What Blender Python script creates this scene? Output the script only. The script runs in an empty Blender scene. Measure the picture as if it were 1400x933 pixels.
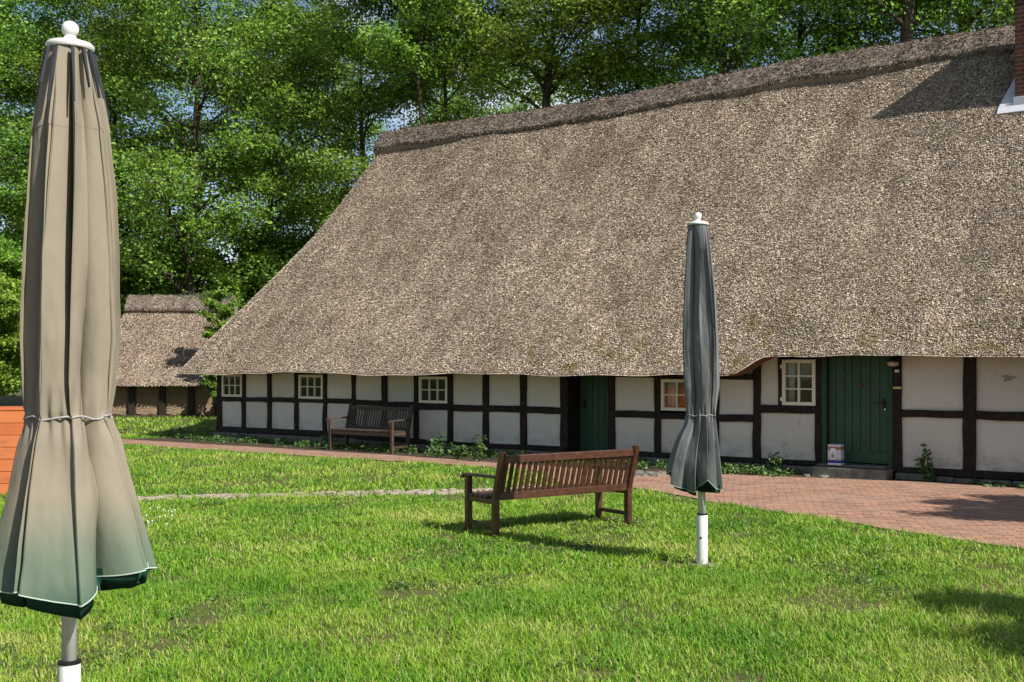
import bpy, math, random
import numpy as np
from mathutils import Vector, Matrix, noise as mnoise
R = math.radians
rnd = random.Random(7)
rng = np.random.default_rng(11)
C = bpy.context.scene.collection
F, HOR, CAMZ = 1500.0, 503.0, 1.7           # lens in photo pixels, horizon row, eye height

# ------------------------------------------------------------------ helpers
def gp(x, y, z=0.0):                        # a photo pixel on the ground plane -> world point
    Y = F * (CAMZ - z) / (y - HOR)
    return ((x - 700) / F * Y, Y)
def W(s, t, z=0.0):                         # house frame (along wall, away from camera) -> world
    return (0.8 * s + 0.6 * t, -0.6 * s + 0.8 * t, z)
def ray_t(x, t):                            # pixel column on the upright plane at depth t -> (s, Y)
    a = (x - 700) / F
    Y = t / (0.8 + 0.6 * a)
    return (0.8 * a - 0.6) * Y, Y
def wp(x, y, t):                            # pixel on upright plane t -> (s, z)
    s, Y = ray_t(x, t)
    return s, CAMZ - (y - HOR) / F * Y

class MB:
    def __init__(s): s.v = []; s.f = []; s.m = []
    def add(s, verts, faces, mi=0):
        o = len(s.v); s.v += [tuple(p) for p in verts]
        s.f += [tuple(i + o for i in f) for f in faces]; s.m += [mi] * len(faces)
    def box(s, x0, x1, y0, y1, z0, z1, mi=0, M=None):
        p = [(x0,y0,z0),(x1,y0,z0),(x1,y1,z0),(x0,y1,z0),(x0,y0,z1),(x1,y0,z1),(x1,y1,z1),(x0,y1,z1)]
        if M is not None: p = [tuple(M @ Vector(q)) for q in p]
        s.add(p, [(0,3,2,1),(4,5,6,7),(0,1,5,4),(1,2,6,5),(2,3,7,6),(3,0,4,7)], mi)
    def beam(s, a, b, w, h, n=6, j=0.004, up=(0,0,1), mi=0):      # hewn beam from a to b, w across, h along 'up'
        a, b = Vector(a), Vector(b); d = (b - a).normalized(); u = Vector(up)
        sd = d.cross(u).normalized(); u = sd.cross(d).normalized()
        P = []
        for i in range(n + 1):
            c = a.lerp(b, i / n)
            for (p, q) in ((-1,-1),(1,-1),(1,1),(-1,1)):
                P.append(c + sd * (p * w / 2 + rnd.uniform(-j, j)) + u * (q * h / 2 + rnd.uniform(-j, j)))
        fs = [(0,1,2,3)[::-1], tuple(n * 4 + k for k in range(4))]
        for i in range(n):
            for k in range(4):
                fs.append((i*4+k, i*4+(k+1)%4, (i+1)*4+(k+1)%4, (i+1)*4+k))
        s.add(P, fs, mi)
    def lathe(s, prof, cx=0, cy=0, n=24, mi=0):
        o = []; fs = []
        for (r, z) in prof:
            for k in range(n):
                a = 2 * math.pi * k / n
                o.append((cx + r * math.cos(a), cy + r * math.sin(a), z))
        for i in range(len(prof) - 1):
            for k in range(n):
                fs.append((i*n+k, i*n+(k+1)%n, (i+1)*n+(k+1)%n, (i+1)*n+k))
        fs.append(tuple(range(n))[::-1]); fs.append(tuple((len(prof)-1)*n + k for k in range(n)))
        s.add(o, fs, mi)
    def tube(s, pts, rad, n=8, mi=0, closed=False):
        pts = [Vector(p) for p in pts]; N = len(pts); P = []; fs = []
        rad = rad if isinstance(rad, (list, tuple)) else [rad] * N
        for i, p in enumerate(pts):
            if closed: d = pts[(i+1) % N] - pts[i-1]
            else: d = pts[min(i+1, N-1)] - pts[max(i-1, 0)]
            d.normalize(); h = Vector((0,0,1)) if abs(d.z) < .9 else Vector((1,0,0))
            u = d.cross(h).normalized(); v = d.cross(u)
            for k in range(n):
                a = 2 * math.pi * k / n
                P.append(p + (u * math.cos(a) + v * math.sin(a)) * rad[i])
        for i in range(N if closed else N - 1):
            j = (i + 1) % N
            for k in range(n): fs.append((i*n+k, i*n+(k+1)%n, j*n+(k+1)%n, j*n+k))
        if not closed:
            fs.append(tuple(range(n))[::-1]); fs.append(tuple((N-1)*n+k for k in range(n)))
        s.add(P, fs, mi)
    def build(s, name, mats, parent=None, smooth=False, bevel=0):
        me = bpy.data.meshes.new(name); me.from_pydata(s.v, [], s.f)
        mats = mats if isinstance(mats, (list, tuple)) else [mats]
        for m in mats: me.materials.append(m)
        me.polygons.foreach_set('material_index', s.m)
        if smooth: me.polygons.foreach_set('use_smooth', [True] * len(s.f))
        me.update()
        return link(name, me, parent, bevel)
def link(name, me, parent=None, bevel=0):
    o = bpy.data.objects.new(name, me); C.objects.link(o); o.parent = parent
    if bevel:
        b = o.modifiers.new('bevel', 'BEVEL'); b.width = bevel; b.segments = 2; b.limit_method = 'ANGLE'
    return o
def np_mesh(name, V, T, mats, k=None, mi=None, smooth=False):    # T: (n,k) index array
    me = bpy.data.meshes.new(name); k = T.shape[1]
    me.vertices.add(len(V)); me.vertices.foreach_set('co', V.astype(np.float32).ravel())
    me.loops.add(T.size); me.loops.foreach_set('vertex_index', T.astype(np.int32).ravel())
    me.polygons.add(len(T)); me.polygons.foreach_set('loop_start', np.arange(0, T.size, k, dtype=np.int32))
    for m in mats: me.materials.append(m)
    if mi is not None: me.polygons.foreach_set('material_index', mi.astype(np.int32))
    me.polygons.foreach_set('use_smooth', np.full(len(T), smooth))
    me.update(calc_edges=True); me.validate()
    return me
def tag(o, label=None, cat=None, group=None, kind=None):
    for k, v in (('label', label), ('category', cat), ('group', group), ('kind', kind)):
        if v: o[k] = v
    return o
def empty(name, loc, rz, label, cat, group=None):
    o = bpy.data.objects.new(name, None); C.objects.link(o)
    o.location = loc; o.rotation_euler = (0, 0, rz); o.empty_display_size = .2
    return tag(o, label, cat, group)
def inpoly(x, y, poly):
    c = np.zeros(x.shape, bool); n = len(poly)
    for i in range(n):
        x0, y0 = poly[i]; x1, y1 = poly[(i+1) % n]
        if y0 == y1: continue
        c ^= ((y0 > y) != (y1 > y)) & (x < (x1 - x0) * (y - y0) / (y1 - y0) + x0)
    return c
def wave(x, y, f, seed):                    # cheap smooth noise, -1..1
    r = np.random.default_rng(seed); o = 0
    for k in range(5):
        a = r.uniform(0, 6.28); g = f * r.uniform(.6, 1.7)
        o = o + np.sin(g * (x * math.cos(a) + y * math.sin(a)) + r.uniform(0, 6.28))
    return o / 3.0

# ------------------------------------------------------------------ materials
class NT:
    def __init__(s, name):
        s.m = bpy.data.materials.new(name); s.m.use_nodes = True
        s.t = s.m.node_tree; s.n = s.t.nodes; s.l = s.t.links
        s.b = s.n['Principled BSDF']; s.out = s.n['Material Output']
    def node(s, ty, **kw):
        n = s.n.new(ty)
        for k, v in kw.items():
            if k in n.inputs.keys(): n.inputs[k].default_value = v
            else: setattr(n, k, v)
        return n
    def co(s, sc=(1,1,1), rot=(0,0,0), kind='Object'):
        c = s.n.new('ShaderNodeTexCoord'); m = s.n.new('ShaderNodeMapping')
        m.inputs['Scale'].default_value = sc; m.inputs['Rotation'].default_value = rot
        s.l.new(c.outputs[kind], m.inputs[0]); return m.outputs[0]
    def noise(s, vec, scale, detail=4, rough=.55):
        n = s.n.new('ShaderNodeTexNoise'); n.inputs['Scale'].default_value = scale
        n.inputs['Detail'].default_value = detail; n.inputs['Roughness'].default_value = rough
        if vec is not None: s.l.new(vec, n.inputs['Vector'])
        return n.outputs['Fac']
    def ramp(s, fac, stops):
        n = s.n.new('ShaderNodeValToRGB'); e = n.color_ramp.elements
        while len(e) < len(stops): e.new(.5)
        for i, (p, c) in enumerate(stops):
            e[i].position = p; e[i].color = (*c, 1) if len(c) == 3 else c
        s.l.new(fac, n.inputs[0]); return n.outputs[0]
    def mix(s, fac, a, b, mode='MIX'):
        n = s.n.new('ShaderNodeMix'); n.data_type = 'RGBA'; n.blend_type = mode
        for sock, v in ((n.inputs[0], fac), (n.inputs[6], a), (n.inputs[7], b)):
            if hasattr(v, 'links'): s.l.new(v, sock)
            elif isinstance(v, (int, float)): sock.default_value = v
            else: sock.default_value = (*v, 1)
        return n.outputs[2]
    def math(s, op, a, b=0.0, clamp=False):
        n = s.n.new('ShaderNodeMath'); n.operation = op; n.use_clamp = clamp
        for i, v in enumerate((a, b)):
            if hasattr(v, 'links'): s.l.new(v, n.inputs[i])
            else: n.inputs[i].default_value = v
        return n.outputs[0]
    def bump(s, h, strength=.4, dist=.01):
        n = s.n.new('ShaderNodeBump'); n.inputs['Strength'].default_value = strength
        n.inputs['Distance'].default_value = dist
        s.l.new(h, n.inputs['Height']); s.l.new(n.outputs[0], s.b.inputs['Normal'])
    def color(s, c):
        if hasattr(c, 'links'): s.l.new(c, s.b.inputs['Base Color'])
        else: s.b.inputs['Base Color'].default_value = (*c, 1)
    def set(s, rough=.7, spec=.3, metal=0):
        s.b.inputs['Roughness'].default_value = rough; s.b.inputs['Specular IOR Level'].default_value = spec
        s.b.inputs['Metallic'].default_value = metal; return s
    def island(s):
        g = s.n.new('ShaderNodeNewGeometry'); return g.outputs['Random Per Island']
    def sep(s, vec):
        n = s.n.new('ShaderNodeSeparateXYZ'); s.l.new(vec, n.inputs[0]); return n.outputs

def mat_leaf(name, stops, trans=.35, rough=.5):
    m = NT(name); r = m.island()
    oi = m.n.new('ShaderNodeObjectInfo')
    big = m.noise(m.co((1,1,1)), .7, 2)
    c = m.ramp(m.math('ADD', m.math('MULTIPLY', r, .7), m.math('MULTIPLY', m.math('SUBTRACT', big, .35), .9), True), stops)
    hs = m.node('ShaderNodeHueSaturation'); m.l.new(c, hs.inputs['Color'])
    m.l.new(m.math('ADD', m.math('MULTIPLY', oi.outputs['Random'], .03), .494), hs.inputs['Hue'])
    m.l.new(m.math('ADD', m.math('MULTIPLY', oi.outputs['Random'], .3), .85), hs.inputs['Value'])
    c = hs.outputs[0]
    m.color(c); m.set(rough, .35)
    tr = m.n.new('ShaderNodeBsdfTranslucent')
    yl = m.mix(.5, c, (.16, .24, .02)); m.l.new(yl, tr.inputs[0])
    mx = m.n.new('ShaderNodeMixShader'); mx.inputs[0].default_value = trans
    m.l.new(m.b.outputs[0], mx.inputs[1]); m.l.new(tr.outputs[0], mx.inputs[2]); m.l.new(mx.outputs[0], m.out.inputs[0])
    return m.m
def mat_wood(name, dark, light, scale=(1,1,1), rough=.55, spec=.35, wear=None, bumps=.3):
    m = NT(name); v = m.co(scale)
    g = m.noise(v, 14, 6, .65); n2 = m.noise(m.co(), 1.6, 3)
    c = m.ramp(g, [(.3, dark), (.72, light)])
    c = m.mix(m.math('MULTIPLY', n2, .5), c, tuple(x * .55 for x in dark))
    if wear: c = m.mix(m.math('MULTIPLY', m.ramp(m.noise(m.co((2,2,2)), 6, 5, .7), [(.56,(0,0,0)),(.72,(1,1,1))]), .6), c, wear)
    m.color(c); m.set(rough, spec); m.bump(g, bumps, .004); return m.m
def mat_plain(name, col, rough=.6, spec=.3, metal=0, var=.15, nscale=8, bump=0):
    m = NT(name); n = m.noise(m.co(), nscale, 5, .6)
    c = m.ramp(n, [(.25, tuple(x * (1 - var) for x in col)), (.75, tuple(min(1, x * (1 + var)) for x in col))])
    m.color(c); m.set(rough, spec, metal)
    if bump: m.bump(n, bump, .005)
    return m.m

def mat_thatch(name, tint=(1,1,1), moss=True, dark=1.0):
    m = NT(name); v = m.co()
    r = m.island(); n = m.noise(v, 26, 3, .7); big = m.noise(v, .35, 3); mid = m.noise(v, 2.2, 4, .6)
    f = m.math('ADD', m.math('MULTIPLY', r, .8), m.math('MULTIPLY', n, .2))
    T = lambda c: tuple(a * b * dark for a, b in zip(c, tint))
    c = m.ramp(f, [(.12, T((.018,.013,.010))), (.34, T((.22,.175,.138))), (.55, T((.60,.50,.405))), (.86, T((.97,.85,.71)))])
    c = m.mix(m.ramp(big, [(.4,(0,0,0)),(.75,(.35,.35,.35))]), c, T((.26,.19,.14)), 'MIX')
    c = m.mix(m.ramp(mid, [(.45,(0,0,0)),(.8,(.3,.3,.3))]), c, T((.48,.35,.29)))
    if moss:
        x, y, z = m.sep(v)
        ms = m.ramp(m.noise(v, 3.4, 5, .75), [(.53,(0,0,0)),(.61,(1,1,1))])
        low = m.ramp(m.math('MULTIPLY', z, .125), [(.19,(1,1,1)),(.52,(0,0,0))])
        right = m.ramp(m.math('MULTIPLY', m.math('ADD', x, 3.0), .12), [(.0,(.12,.12,.12)),(.45,(1,1,1))])
        k = m.mix(1.0, m.mix(1.0, ms, low, 'MULTIPLY'), right, 'MULTIPLY')
        c = m.mix(m.math('MULTIPLY', k, .8), c, (.20,.155,.022))
        k2 = m.ramp(m.noise(v, .9, 5, .7), [(.56,(0,0,0)),(.7,(.42,.42,.42))])
        c = m.mix(k2, c, T((.15,.115,.055)))
    sv_ = m.ramp(m.noise(m.co((1.6,.3,.3)), 1.5, 5, .65), [(.42,(0,0,0)),(.66,(.42,.42,.42))])
    c = m.mix(sv_, c, T((.20,.15,.115)))          # long faint streaks where water has run
    m.color(c); m.set(.9, .12)
    m.bump(m.noise(v, 48, 3, .7), .5, .02)
    return m.m

M = {}
M['thatch'] = mat_thatch('reed_thatch', (.93,.905,.84))
M['thatch_shed'] = mat_thatch('warm_reed_thatch', (.84,.79,.73), False, .8)
M['ridge'] = mat_thatch('heather_ridge', (.86,.84,.82), False, .5)
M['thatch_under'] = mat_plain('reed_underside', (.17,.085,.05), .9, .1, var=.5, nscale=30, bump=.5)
M['timber'] = mat_wood('tarred_timber', (.010,.007,.006), (.045,.032,.025), (1,1,1), .75, .2, (.075,.06,.045))
M['bench_wood'] = mat_wood('stained_hardwood', (.028,.011,.008), (.105,.037,.019), (1,1,1), .36, .5, (.12,.07,.05))
M['bench_dark'] = mat_wood('weathered_hardwood', (.035,.022,.016), (.10,.066,.045), (1,1,1), .6, .3, (.12,.09,.07))
M['orange_wood'] = mat_wood('orange_stained_board', (.42,.085,.022), (.66,.17,.05), (.3,1,6), .5, .3)
m = NT('orange_stained_board'); oi_ = m.n.new('ShaderNodeObjectInfo'); gr_ = m.noise(m.co((.5,1,9)), 7, 6, .7)
c_ = m.mix(gr_, (.30,.065,.022), (.58,.17,.055)); c_ = m.mix(oi_.outputs['Random'], c_, m.mix(.35, c_, (.62,.24,.09)))
c_ = m.mix(m.ramp(m.noise(m.co((1,1,3)), 4, 5, .75), [(.52,(0,0,0)),(.68,(.5,.5,.5))]), c_, (.22,.10,.06)); m.color(c_); m.set(.6, .25); m.bump(gr_, .3, .004); M['orange_wood'] = m.m
M['green_door'] = mat_wood('green_painted_board', (.02,.06,.03), (.045,.115,.057), (14,1,.5), .5, .35, (.03,.05,.035), .2)
M['green_frame'] = mat_wood('green_painted_frame', (.012,.05,.022), (.018,.07,.03), (1,1,1), .5, .35)
M['window_paint'] = mat_plain('cream_window_paint', (.72,.69,.55), .5, .35, var=.08)
m = NT('white_post_paint'); v_ = m.co((1,1,.35))
c_ = m.mix(m.ramp(m.noise(v_, 9, 6, .75), [(.45,(0,0,0)),(.7,(.55,.55,.55))]), (.62,.62,.59), (.33,.32,.27))
c_ = m.mix(m.ramp(m.noise(m.co(), 30, 4, .8), [(.68,(0,0,0)),(.74,(.8,.8,.8))]), c_, (.16,.12,.08))
m.color(c_); m.set(.5, .4); M['white_paint'] = m.m
M['stone'] = mat_plain('grey_fieldstone', (.15,.14,.115), .85, .2, var=.45, nscale=9, bump=.5)
M['cobble'] = mat_plain('pale_cobble', (.29,.235,.19), .85, .2, var=.4, nscale=5, bump=.5)
M['iron'] = mat_plain('black_iron', (.02,.018,.017), .5, .5, .6)
M['brass'] = mat_plain('bright_metal', (.7,.62,.5), .35, .5, .8)
M['slit_strip'] = mat_plain('slate_slit_strip', (.035,.037,.045), .8, .1)
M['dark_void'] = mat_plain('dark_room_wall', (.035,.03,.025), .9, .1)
M['curtain'] = mat_plain('pale_curtain', (.55,.54,.46), .9, .1)
M['red_curtain'] = mat_plain('red_curtain', (.42,.045,.02), .9, .1)
M['cord'] = mat_plain('grey_cord', (.28,.27,.27), .7, .2)
M['piping'] = mat_plain('pale_piping', (.36,.42,.36), .7, .2)
M['leaf_a'] = mat_leaf('beech_leaf', [(.1,(.045,.11,.014)),(.5,(.15,.28,.028)),(.95,(.32,.45,.05))], .42)
M['leaf_b'] = mat_leaf('fresh_beech_leaf', [(.1,(.065,.145,.016)),(.5,(.195,.32,.03)),(.95,(.38,.50,.055))], .42)
M['leaf_weed'] = mat_leaf('weed_leaf', [(.1,(.035,.075,.02)),(.5,(.07,.14,.032)),(.95,(.13,.21,.045))], .25)
M['bark'] = mat_wood('grey_brown_bark', (.035,.028,.02), (.11,.095,.07), (3,3,.6), .9, .1, (.06,.075,.035), .8)

def mat_plaster():
    m = NT('white_plaster'); v = m.co()
    x, y, z = m.sep(v)
    n = m.noise(v, 2.5, 5, .65); fine = m.noise(v, 40, 4, .6)
    up = m.ramp(z, [(0,(0,0,0)),(1,(1,1,1))])
    c = m.mix(n, (.56,.53,.465), (.68,.655,.585))
    band = m.ramp(z, [(.2,(1,1,1)),(.62,(0,0,0))])                                 # splashed dirt above the sill
    d = m.ramp(m.noise(m.co((1,1,2.2)), 3.2, 6, .75), [(.42,(0,0,0)),(.68,(1,1,1))])
    c = m.mix(m.math('MULTIPLY', m.mix(1.0, band, d, 'MULTIPLY'), .75), c, (.20,.19,.165))
    c = m.mix(m.ramp(m.noise(v, 7, 6, .8), [(.66,(0,0,0)),(.75,(.35,.35,.35))]), c, (.42,.38,.32))
    oi = m.n.new('ShaderNodeObjectInfo')
    c = m.mix(m.math('MULTIPLY', oi.outputs['Random'], .32), c, (.47,.43,.34))
    vo = m.n.new('ShaderNodeTexVoronoi'); vo.feature = 'DISTANCE_TO_EDGE'; vo.inputs['Scale'].default_value = 2.1
    nv = m.n.new('ShaderNodeTexNoise'); nv.inputs['Scale'].default_value = 6; nv.inputs['Detail'].default_value = 4; m.l.new(v, nv.inputs[0])
    vm = m.n.new('ShaderNodeVectorMath'); vm.operation = 'MULTIPLY_ADD'; m.l.new(nv.outputs['Color'], vm.inputs[0]); vm.inputs[1].default_value = (.35,.35,.35); m.l.new(v, vm.inputs[2]); m.l.new(vm.outputs[0], vo.inputs['Vector'])
    ck = m.ramp(vo.outputs['Distance'], [(.0,(1,1,1)),(.012,(0,0,0))]); gate = m.ramp(m.noise(v, 1.7, 2), [(.52,(0,0,0)),(.6,(.5,.5,.5))])
    c = m.mix(m.mix(1.0, ck, gate, 'MULTIPLY'), c, (.2,.18,.15))
    m.color(c); m.set(.9, .15); m.bump(m.math('ADD', m.math('MULTIPLY', n, 2.), m.math('MULTIPLY', fine, .2)), .35, .02)
    return m.m
M['plaster'] = mat_plaster()
def mat_pane():
    m = NT('old_window_glass'); m.color((.02,.022,.02)); m.set(.03, .6)
    m.bump(m.noise(m.co(), 5, 2), .15, .01)
    tr = m.n.new('ShaderNodeBsdfTransparent'); mx = m.n.new('ShaderNodeMixShader'); mx.inputs[0].default_value = .72
    gl = m.n.new('ShaderNodeBsdfGlossy'); gl.inputs['Roughness'].default_value = .03
    gl.inputs[0].default_value = (.75,.8,.78,1)
    lw = m.n.new('ShaderNodeFresnel'); lw.inputs[0].default_value = 1.6
    m.l.new(m.math('ADD', lw.outputs[0], .0, True), mx.inputs[0])
    m.l.new(tr.outputs[0], mx.inputs[1]); m.l.new(gl.outputs[0], mx.inputs[2]); m.l.new(mx.outputs[0], m.out.inputs[0])
    return m.m
M['pane'] = mat_pane()
def mat_brick_paving():
    m = NT('red_brick_paving'); v0 = m.co((1,1,1), (0,0,R(12)))
    nv = m.n.new('ShaderNodeTexNoise'); nv.inputs['Scale'].default_value = 1.4; nv.inputs['Detail'].default_value = 3; m.l.new(v0, nv.inputs[0])
    vm = m.n.new('ShaderNodeVectorMath'); vm.operation = 'MULTIPLY_ADD'; m.l.new(nv.outputs['Color'], vm.inputs[0]); vm.inputs[1].default_value = (.14,.14,0); m.l.new(v0, vm.inputs[2]); v = vm.outputs[0]
    b = m.n.new('ShaderNodeTexBrick'); m.l.new(v, b.inputs[0])
    b.inputs['Scale'].default_value = 1; b.inputs['Brick Width'].default_value = .2; b.inputs['Row Height'].default_value = .085
    b.inputs['Mortar Size'].default_value = .007; b.inputs['Mortar Smooth'].default_value = .4; b.inputs['Bias'].default_value = -.1
    b.inputs['Color1'].default_value = (.41,.215,.14,1); b.inputs['Color2'].default_value = (.20,.11,.085,1)
    b.inputs['Mortar'].default_value = (.07,.055,.04,1)
    n = m.noise(m.co(), 1.3, 5, .7); n2 = m.noise(m.co(), 22, 4, .7)
    c = m.mix(m.ramp(n, [(.42,(0,0,0)),(.7,(.55,.55,.55))]), b.outputs[0], (.34,.245,.185))
    c = m.mix(m.math('MULTIPLY', n2, .3), c, (.17,.11,.08))
    c = m.mix(m.ramp(m.noise(m.co(), .8, 6, .8), [(.62,(0,0,0)),(.72,(.5,.5,.5))]), c, (.45,.37,.30))
    c = m.mix(m.ramp(m.noise(m.co((1,1,1)), 2.2, 6, .8), [(.56,(0,0,0)),(.68,(.5,.5,.5))]), c, (.13,.125,.05))
    m.color(c); m.set(.85, .2); m.bump(m.math('SUBTRACT', m.math('MULTIPLY', n2, .3), b.outputs['Fac']), .6, .008)
    return m.m
M['paving'] = mat_brick_paving()
def mat_soil():
    m = NT('lawn_soil'); v = m.co()
    a = m.noise(v, .5, 4); b = m.noise(v, 9, 5, .7)
    c = m.ramp(b, [(.3,(.05,.05,.02)),(.6,(.10,.105,.035)),(.8,(.17,.145,.07))])
    c = m.mix(m.ramp(a, [(.4,(0,0,0)),(.75,(.6,.6,.6))]), c, (.13,.11,.05))
    m.color(c); m.set(.95, .1); m.bump(b, .8, .03); return m.m
M['soil'] = mat_soil()
M['bed_soil'] = mat_plain('dark_bed_soil', (.055,.042,.03), .95, .1, var=.5, nscale=14, bump=.8)
def mat_grass():
    m = NT('lawn_blade'); r = m.island(); v = m.co()
    big = m.noise(v, .55, 4, .6); mid = m.noise(v, 2.4, 3, .6)
    f = m.math('ADD', m.math('MULTIPLY', r, .5), m.math('ADD', m.math('MULTIPLY', m.math('SUBTRACT', big, .5), 1.6), m.math('MULTIPLY', mid, .5)), True)
    c = m.ramp(f, [(.03,(.05,.165,.012)),(.33,(.128,.295,.017)),(.63,(.24,.385,.03)),(.95,(.46,.46,.14))])
    dry = m.ramp(r, [(.9,(0,0,0)),(.93,(1,1,1))])
    c = m.mix(m.math('MULTIPLY', dry, .7), c, (.45,.39,.19))
    m.color(c); m.set(.5, .3)
    tr = m.n.new('ShaderNodeBsdfTranslucent'); m.l.new(c, tr.inputs[0])
    mx = m.n.new('ShaderNodeMixShader'); mx.inputs[0].default_value = .3
    m.l.new(m.b.outputs[0], mx.inputs[1]); m.l.new(tr.outputs[0], mx.inputs[2]); m.l.new(mx.outputs[0], m.out.inputs[0])
    return m.m
M['grass'] = mat_grass()

# ------------------------------------------------------------------ camera, light, sky
sc = bpy.context.scene
cam = bpy.data.cameras.new('camera'); co = bpy.data.objects.new('camera', cam); C.objects.link(co)
co.location = (0, 0, CAMZ); co.rotation_euler = (R(90), 0, 0)
cam.sensor_width = 36; cam.lens = F / 1400 * 36; cam.shift_y = (HOR - 466.5) / 1400; cam.clip_end = 2000
sc.camera = co
EL = 41.0; SUNH = (math.cos(R(-42.5)), math.sin(R(-42.5)))
sl = bpy.data.lights.new('sun', 'SUN'); so = bpy.data.objects.new('sun', sl); C.objects.link(so)
sl.energy = 5.0; sl.angle = R(.55); sl.color = (1, .955, .88)
sv = Vector((SUNH[0] * math.cos(R(EL)), SUNH[1] * math.cos(R(EL)), math.sin(R(EL))))
so.rotation_euler = (-sv).to_track_quat('-Z', 'Y').to_euler(); so.location = (20, -15, 30)
w = bpy.data.worlds.new('World'); sc.world = w; w.use_nodes = True
n, l = w.node_tree.nodes, w.node_tree.links
bg = n['Background']; sky = n.new('ShaderNodeTexSky'); sky.sky_type = 'NISHITA'; sky.sun_disc = False
sky.sun_elevation = R(EL); sky.sun_rotation = math.atan2(SUNH[0], SUNH[1]); sky.air_density = 1.0; sky.dust_density = .6
tc = n.new('ShaderNodeTexCoord'); mp = n.new('ShaderNodeMapping'); mp.inputs['Scale'].default_value = (1, 1, 2.2)
nz = n.new('ShaderNodeTexNoise'); nz.inputs['Scale'].default_value = 3.2; nz.inputs['Detail'].default_value = 7; nz.inputs['Roughness'].default_value = .55
cr = n.new('ShaderNodeValToRGB'); cr.color_ramp.elements[0].position = .52; cr.color_ramp.elements[1].position = .74
cr.color_ramp.elements[0].color = (0,0,0,1); cr.color_ramp.elements[1].color = (.85,.85,.85,1)
mxw = n.new('ShaderNodeMix'); mxw.data_type = 'RGBA'; mxw.inputs[7].default_value = (11, 11.4, 12, 1)
l.new(tc.outputs['Generated'], mp.inputs[0]); l.new(mp.outputs[0], nz.inputs[0]); l.new(nz.outputs[0], cr.inputs[0])
l.new(cr.outputs[0], mxw.inputs[0]); l.new(sky.outputs[0], mxw.inputs[6]); l.new(mxw.outputs[2], bg.inputs[0])
bg.inputs[1].default_value = .075
sc.view_settings.view_transform = 'Standard'; sc.view_settings.look = 'None'
sc.view_settings.exposure = .70; sc.view_settings.gamma = 1
sc.render.engine = 'CYCLES'
sc.cycles.max_bounces = 6; sc.cycles.transparent_max_bounces = 8; sc.cycles.diffuse_bounces = 4
try: sc.cycles.use_denoising = True
except Exception: pass

# ------------------------------------------------------------------ ground
g = MB(); NX = 40
for i in range(NX + 1):
    for j in range(NX + 1): g.v.append((-160 + 320 * i / NX, -60 + 320 * j / NX, 0))
for i in range(NX):
    for j in range(NX):
        a = i * (NX + 1) + j; g.f.append((a, a + NX + 1, a + NX + 2, a + 1)); g.m.append(0)
tag(g.build('ground', M['soil']), kind='structure')

far_edge = [(100,597),(165,601),(230,605),(580,626),(668,633),(870,646),(1000,650),(1130,655),(1260,660),(1400,667),(1560,676)]
near_path = [(100,604),(165,607.5),(230,612.5),(580,634),(668,640),(740,645.5)]
near_patio = [(765,664),(872,669),(905,674),(985,690),(1100,707),(1200,722),(1300,738),(1400,752),(1560,778)]
brick_poly = [gp(*p) for p in far_edge] + [gp(*p) for p in reversed(near_patio)] + [gp(752,650)] + [gp(*p) for p in reversed(near_path)]
def poly_sheet(name, poly, z, mat, kind='structure'):
    import bmesh
    bm = bmesh.new(); vs = [bm.verts.new((x, y, z)) for x, y in poly]; f = bm.faces.new(vs)
    bmesh.ops.triangulate(bm, faces=[f]); bmesh.ops.recalc_face_normals(bm, faces=bm.faces)
    for f in bm.faces:
        if f.normal.z < 0: f.normal_flip()
    me = bpy.data.meshes.new(name); bm.to_mesh(me); bm.free(); me.materials.append(mat)
    return tag(link(name, me), kind=kind)
def dense(poly, step=.25, amp=.03, seed=3):     # subdivide and roughen a border
    r = random.Random(seed); o = []
    for i in range(len(poly)):
        a, b = poly[i], poly[(i+1) % len(poly)]; L = math.dist(a, b); k = max(1, int(L / step))
        for q in range(k): o.append((a[0] + (b[0]-a[0])*q/k + r.uniform(-amp, amp), a[1] + (b[1]-a[1])*q/k + r.uniform(-amp, amp)))
    return o
poly_sheet('brick_paving', dense(brick_poly), .012, M['paving'])
bed_poly = [W(-22.3,17.05)[:2], W(6,17.05)[:2]] + [gp(*p) for p in reversed(far_edge[1:])]
poly_sheet('planting_bed', bed_poly, .006, M['bed_soil'])

# cobble strips set in the lawn
cb = MB()
def cobble(px, py, n, spread, size, seed):
    r = random.Random(seed)
    for k in range(n):
        u = r.random(); i = min(int(u * (len(px) - 1)), len(px) - 2); q = u * (len(px) - 1) - i
        x, y = gp(px[i] + (px[i+1]-px[i])*q, py[i] + (py[i+1]-py[i])*q)
        d = r.uniform(-spread, spread); x += d * .3; y += d
        a = r.uniform(0, 6.28); sx = size * r.uniform(.6, 1.4); sy = size * r.uniform(.5, 1); h = r.uniform(.022, .04)
        ring = []; top = []
        for j in range(8):
            t = a + j * math.pi / 4; rr = r.uniform(.85, 1.1)
            cx, cy = math.cos(j*math.pi/4)*sx*rr, math.sin(j*math.pi/4)*sy*rr
            X, Y = x + cx*math.cos(a) - cy*math.sin(a), y + cx*math.sin(a) + cy*math.cos(a)
            ring.append((X, Y, -.02)); top.append((x + (X-x)*.82, y + (Y-y)*.82, h))
        cb.add(ring + top, [tuple(range(8, 16))] + [(j, (j+1) % 8, 8+(j+1) % 8, 8+j) for j in range(8)], 0)
strip_px = [120,180,300,420,520,620,760]; strip_py = [686,683.5,680.5,678.5,676,673.5,668]
cobble(strip_px, strip_py, 300, .20, .075, 5)
tag(cb.build('stone_path', M['cobble'], bevel=.006), kind='structure')
cb = MB(); cobble([868,905], [649,650], 60, .32, .07, 9); cobble([1095,1130],[650,653],10,.2,.08,2)
tag(cb.build('cobble_path', M['stone'], bevel=.006), kind='structure')

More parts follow.
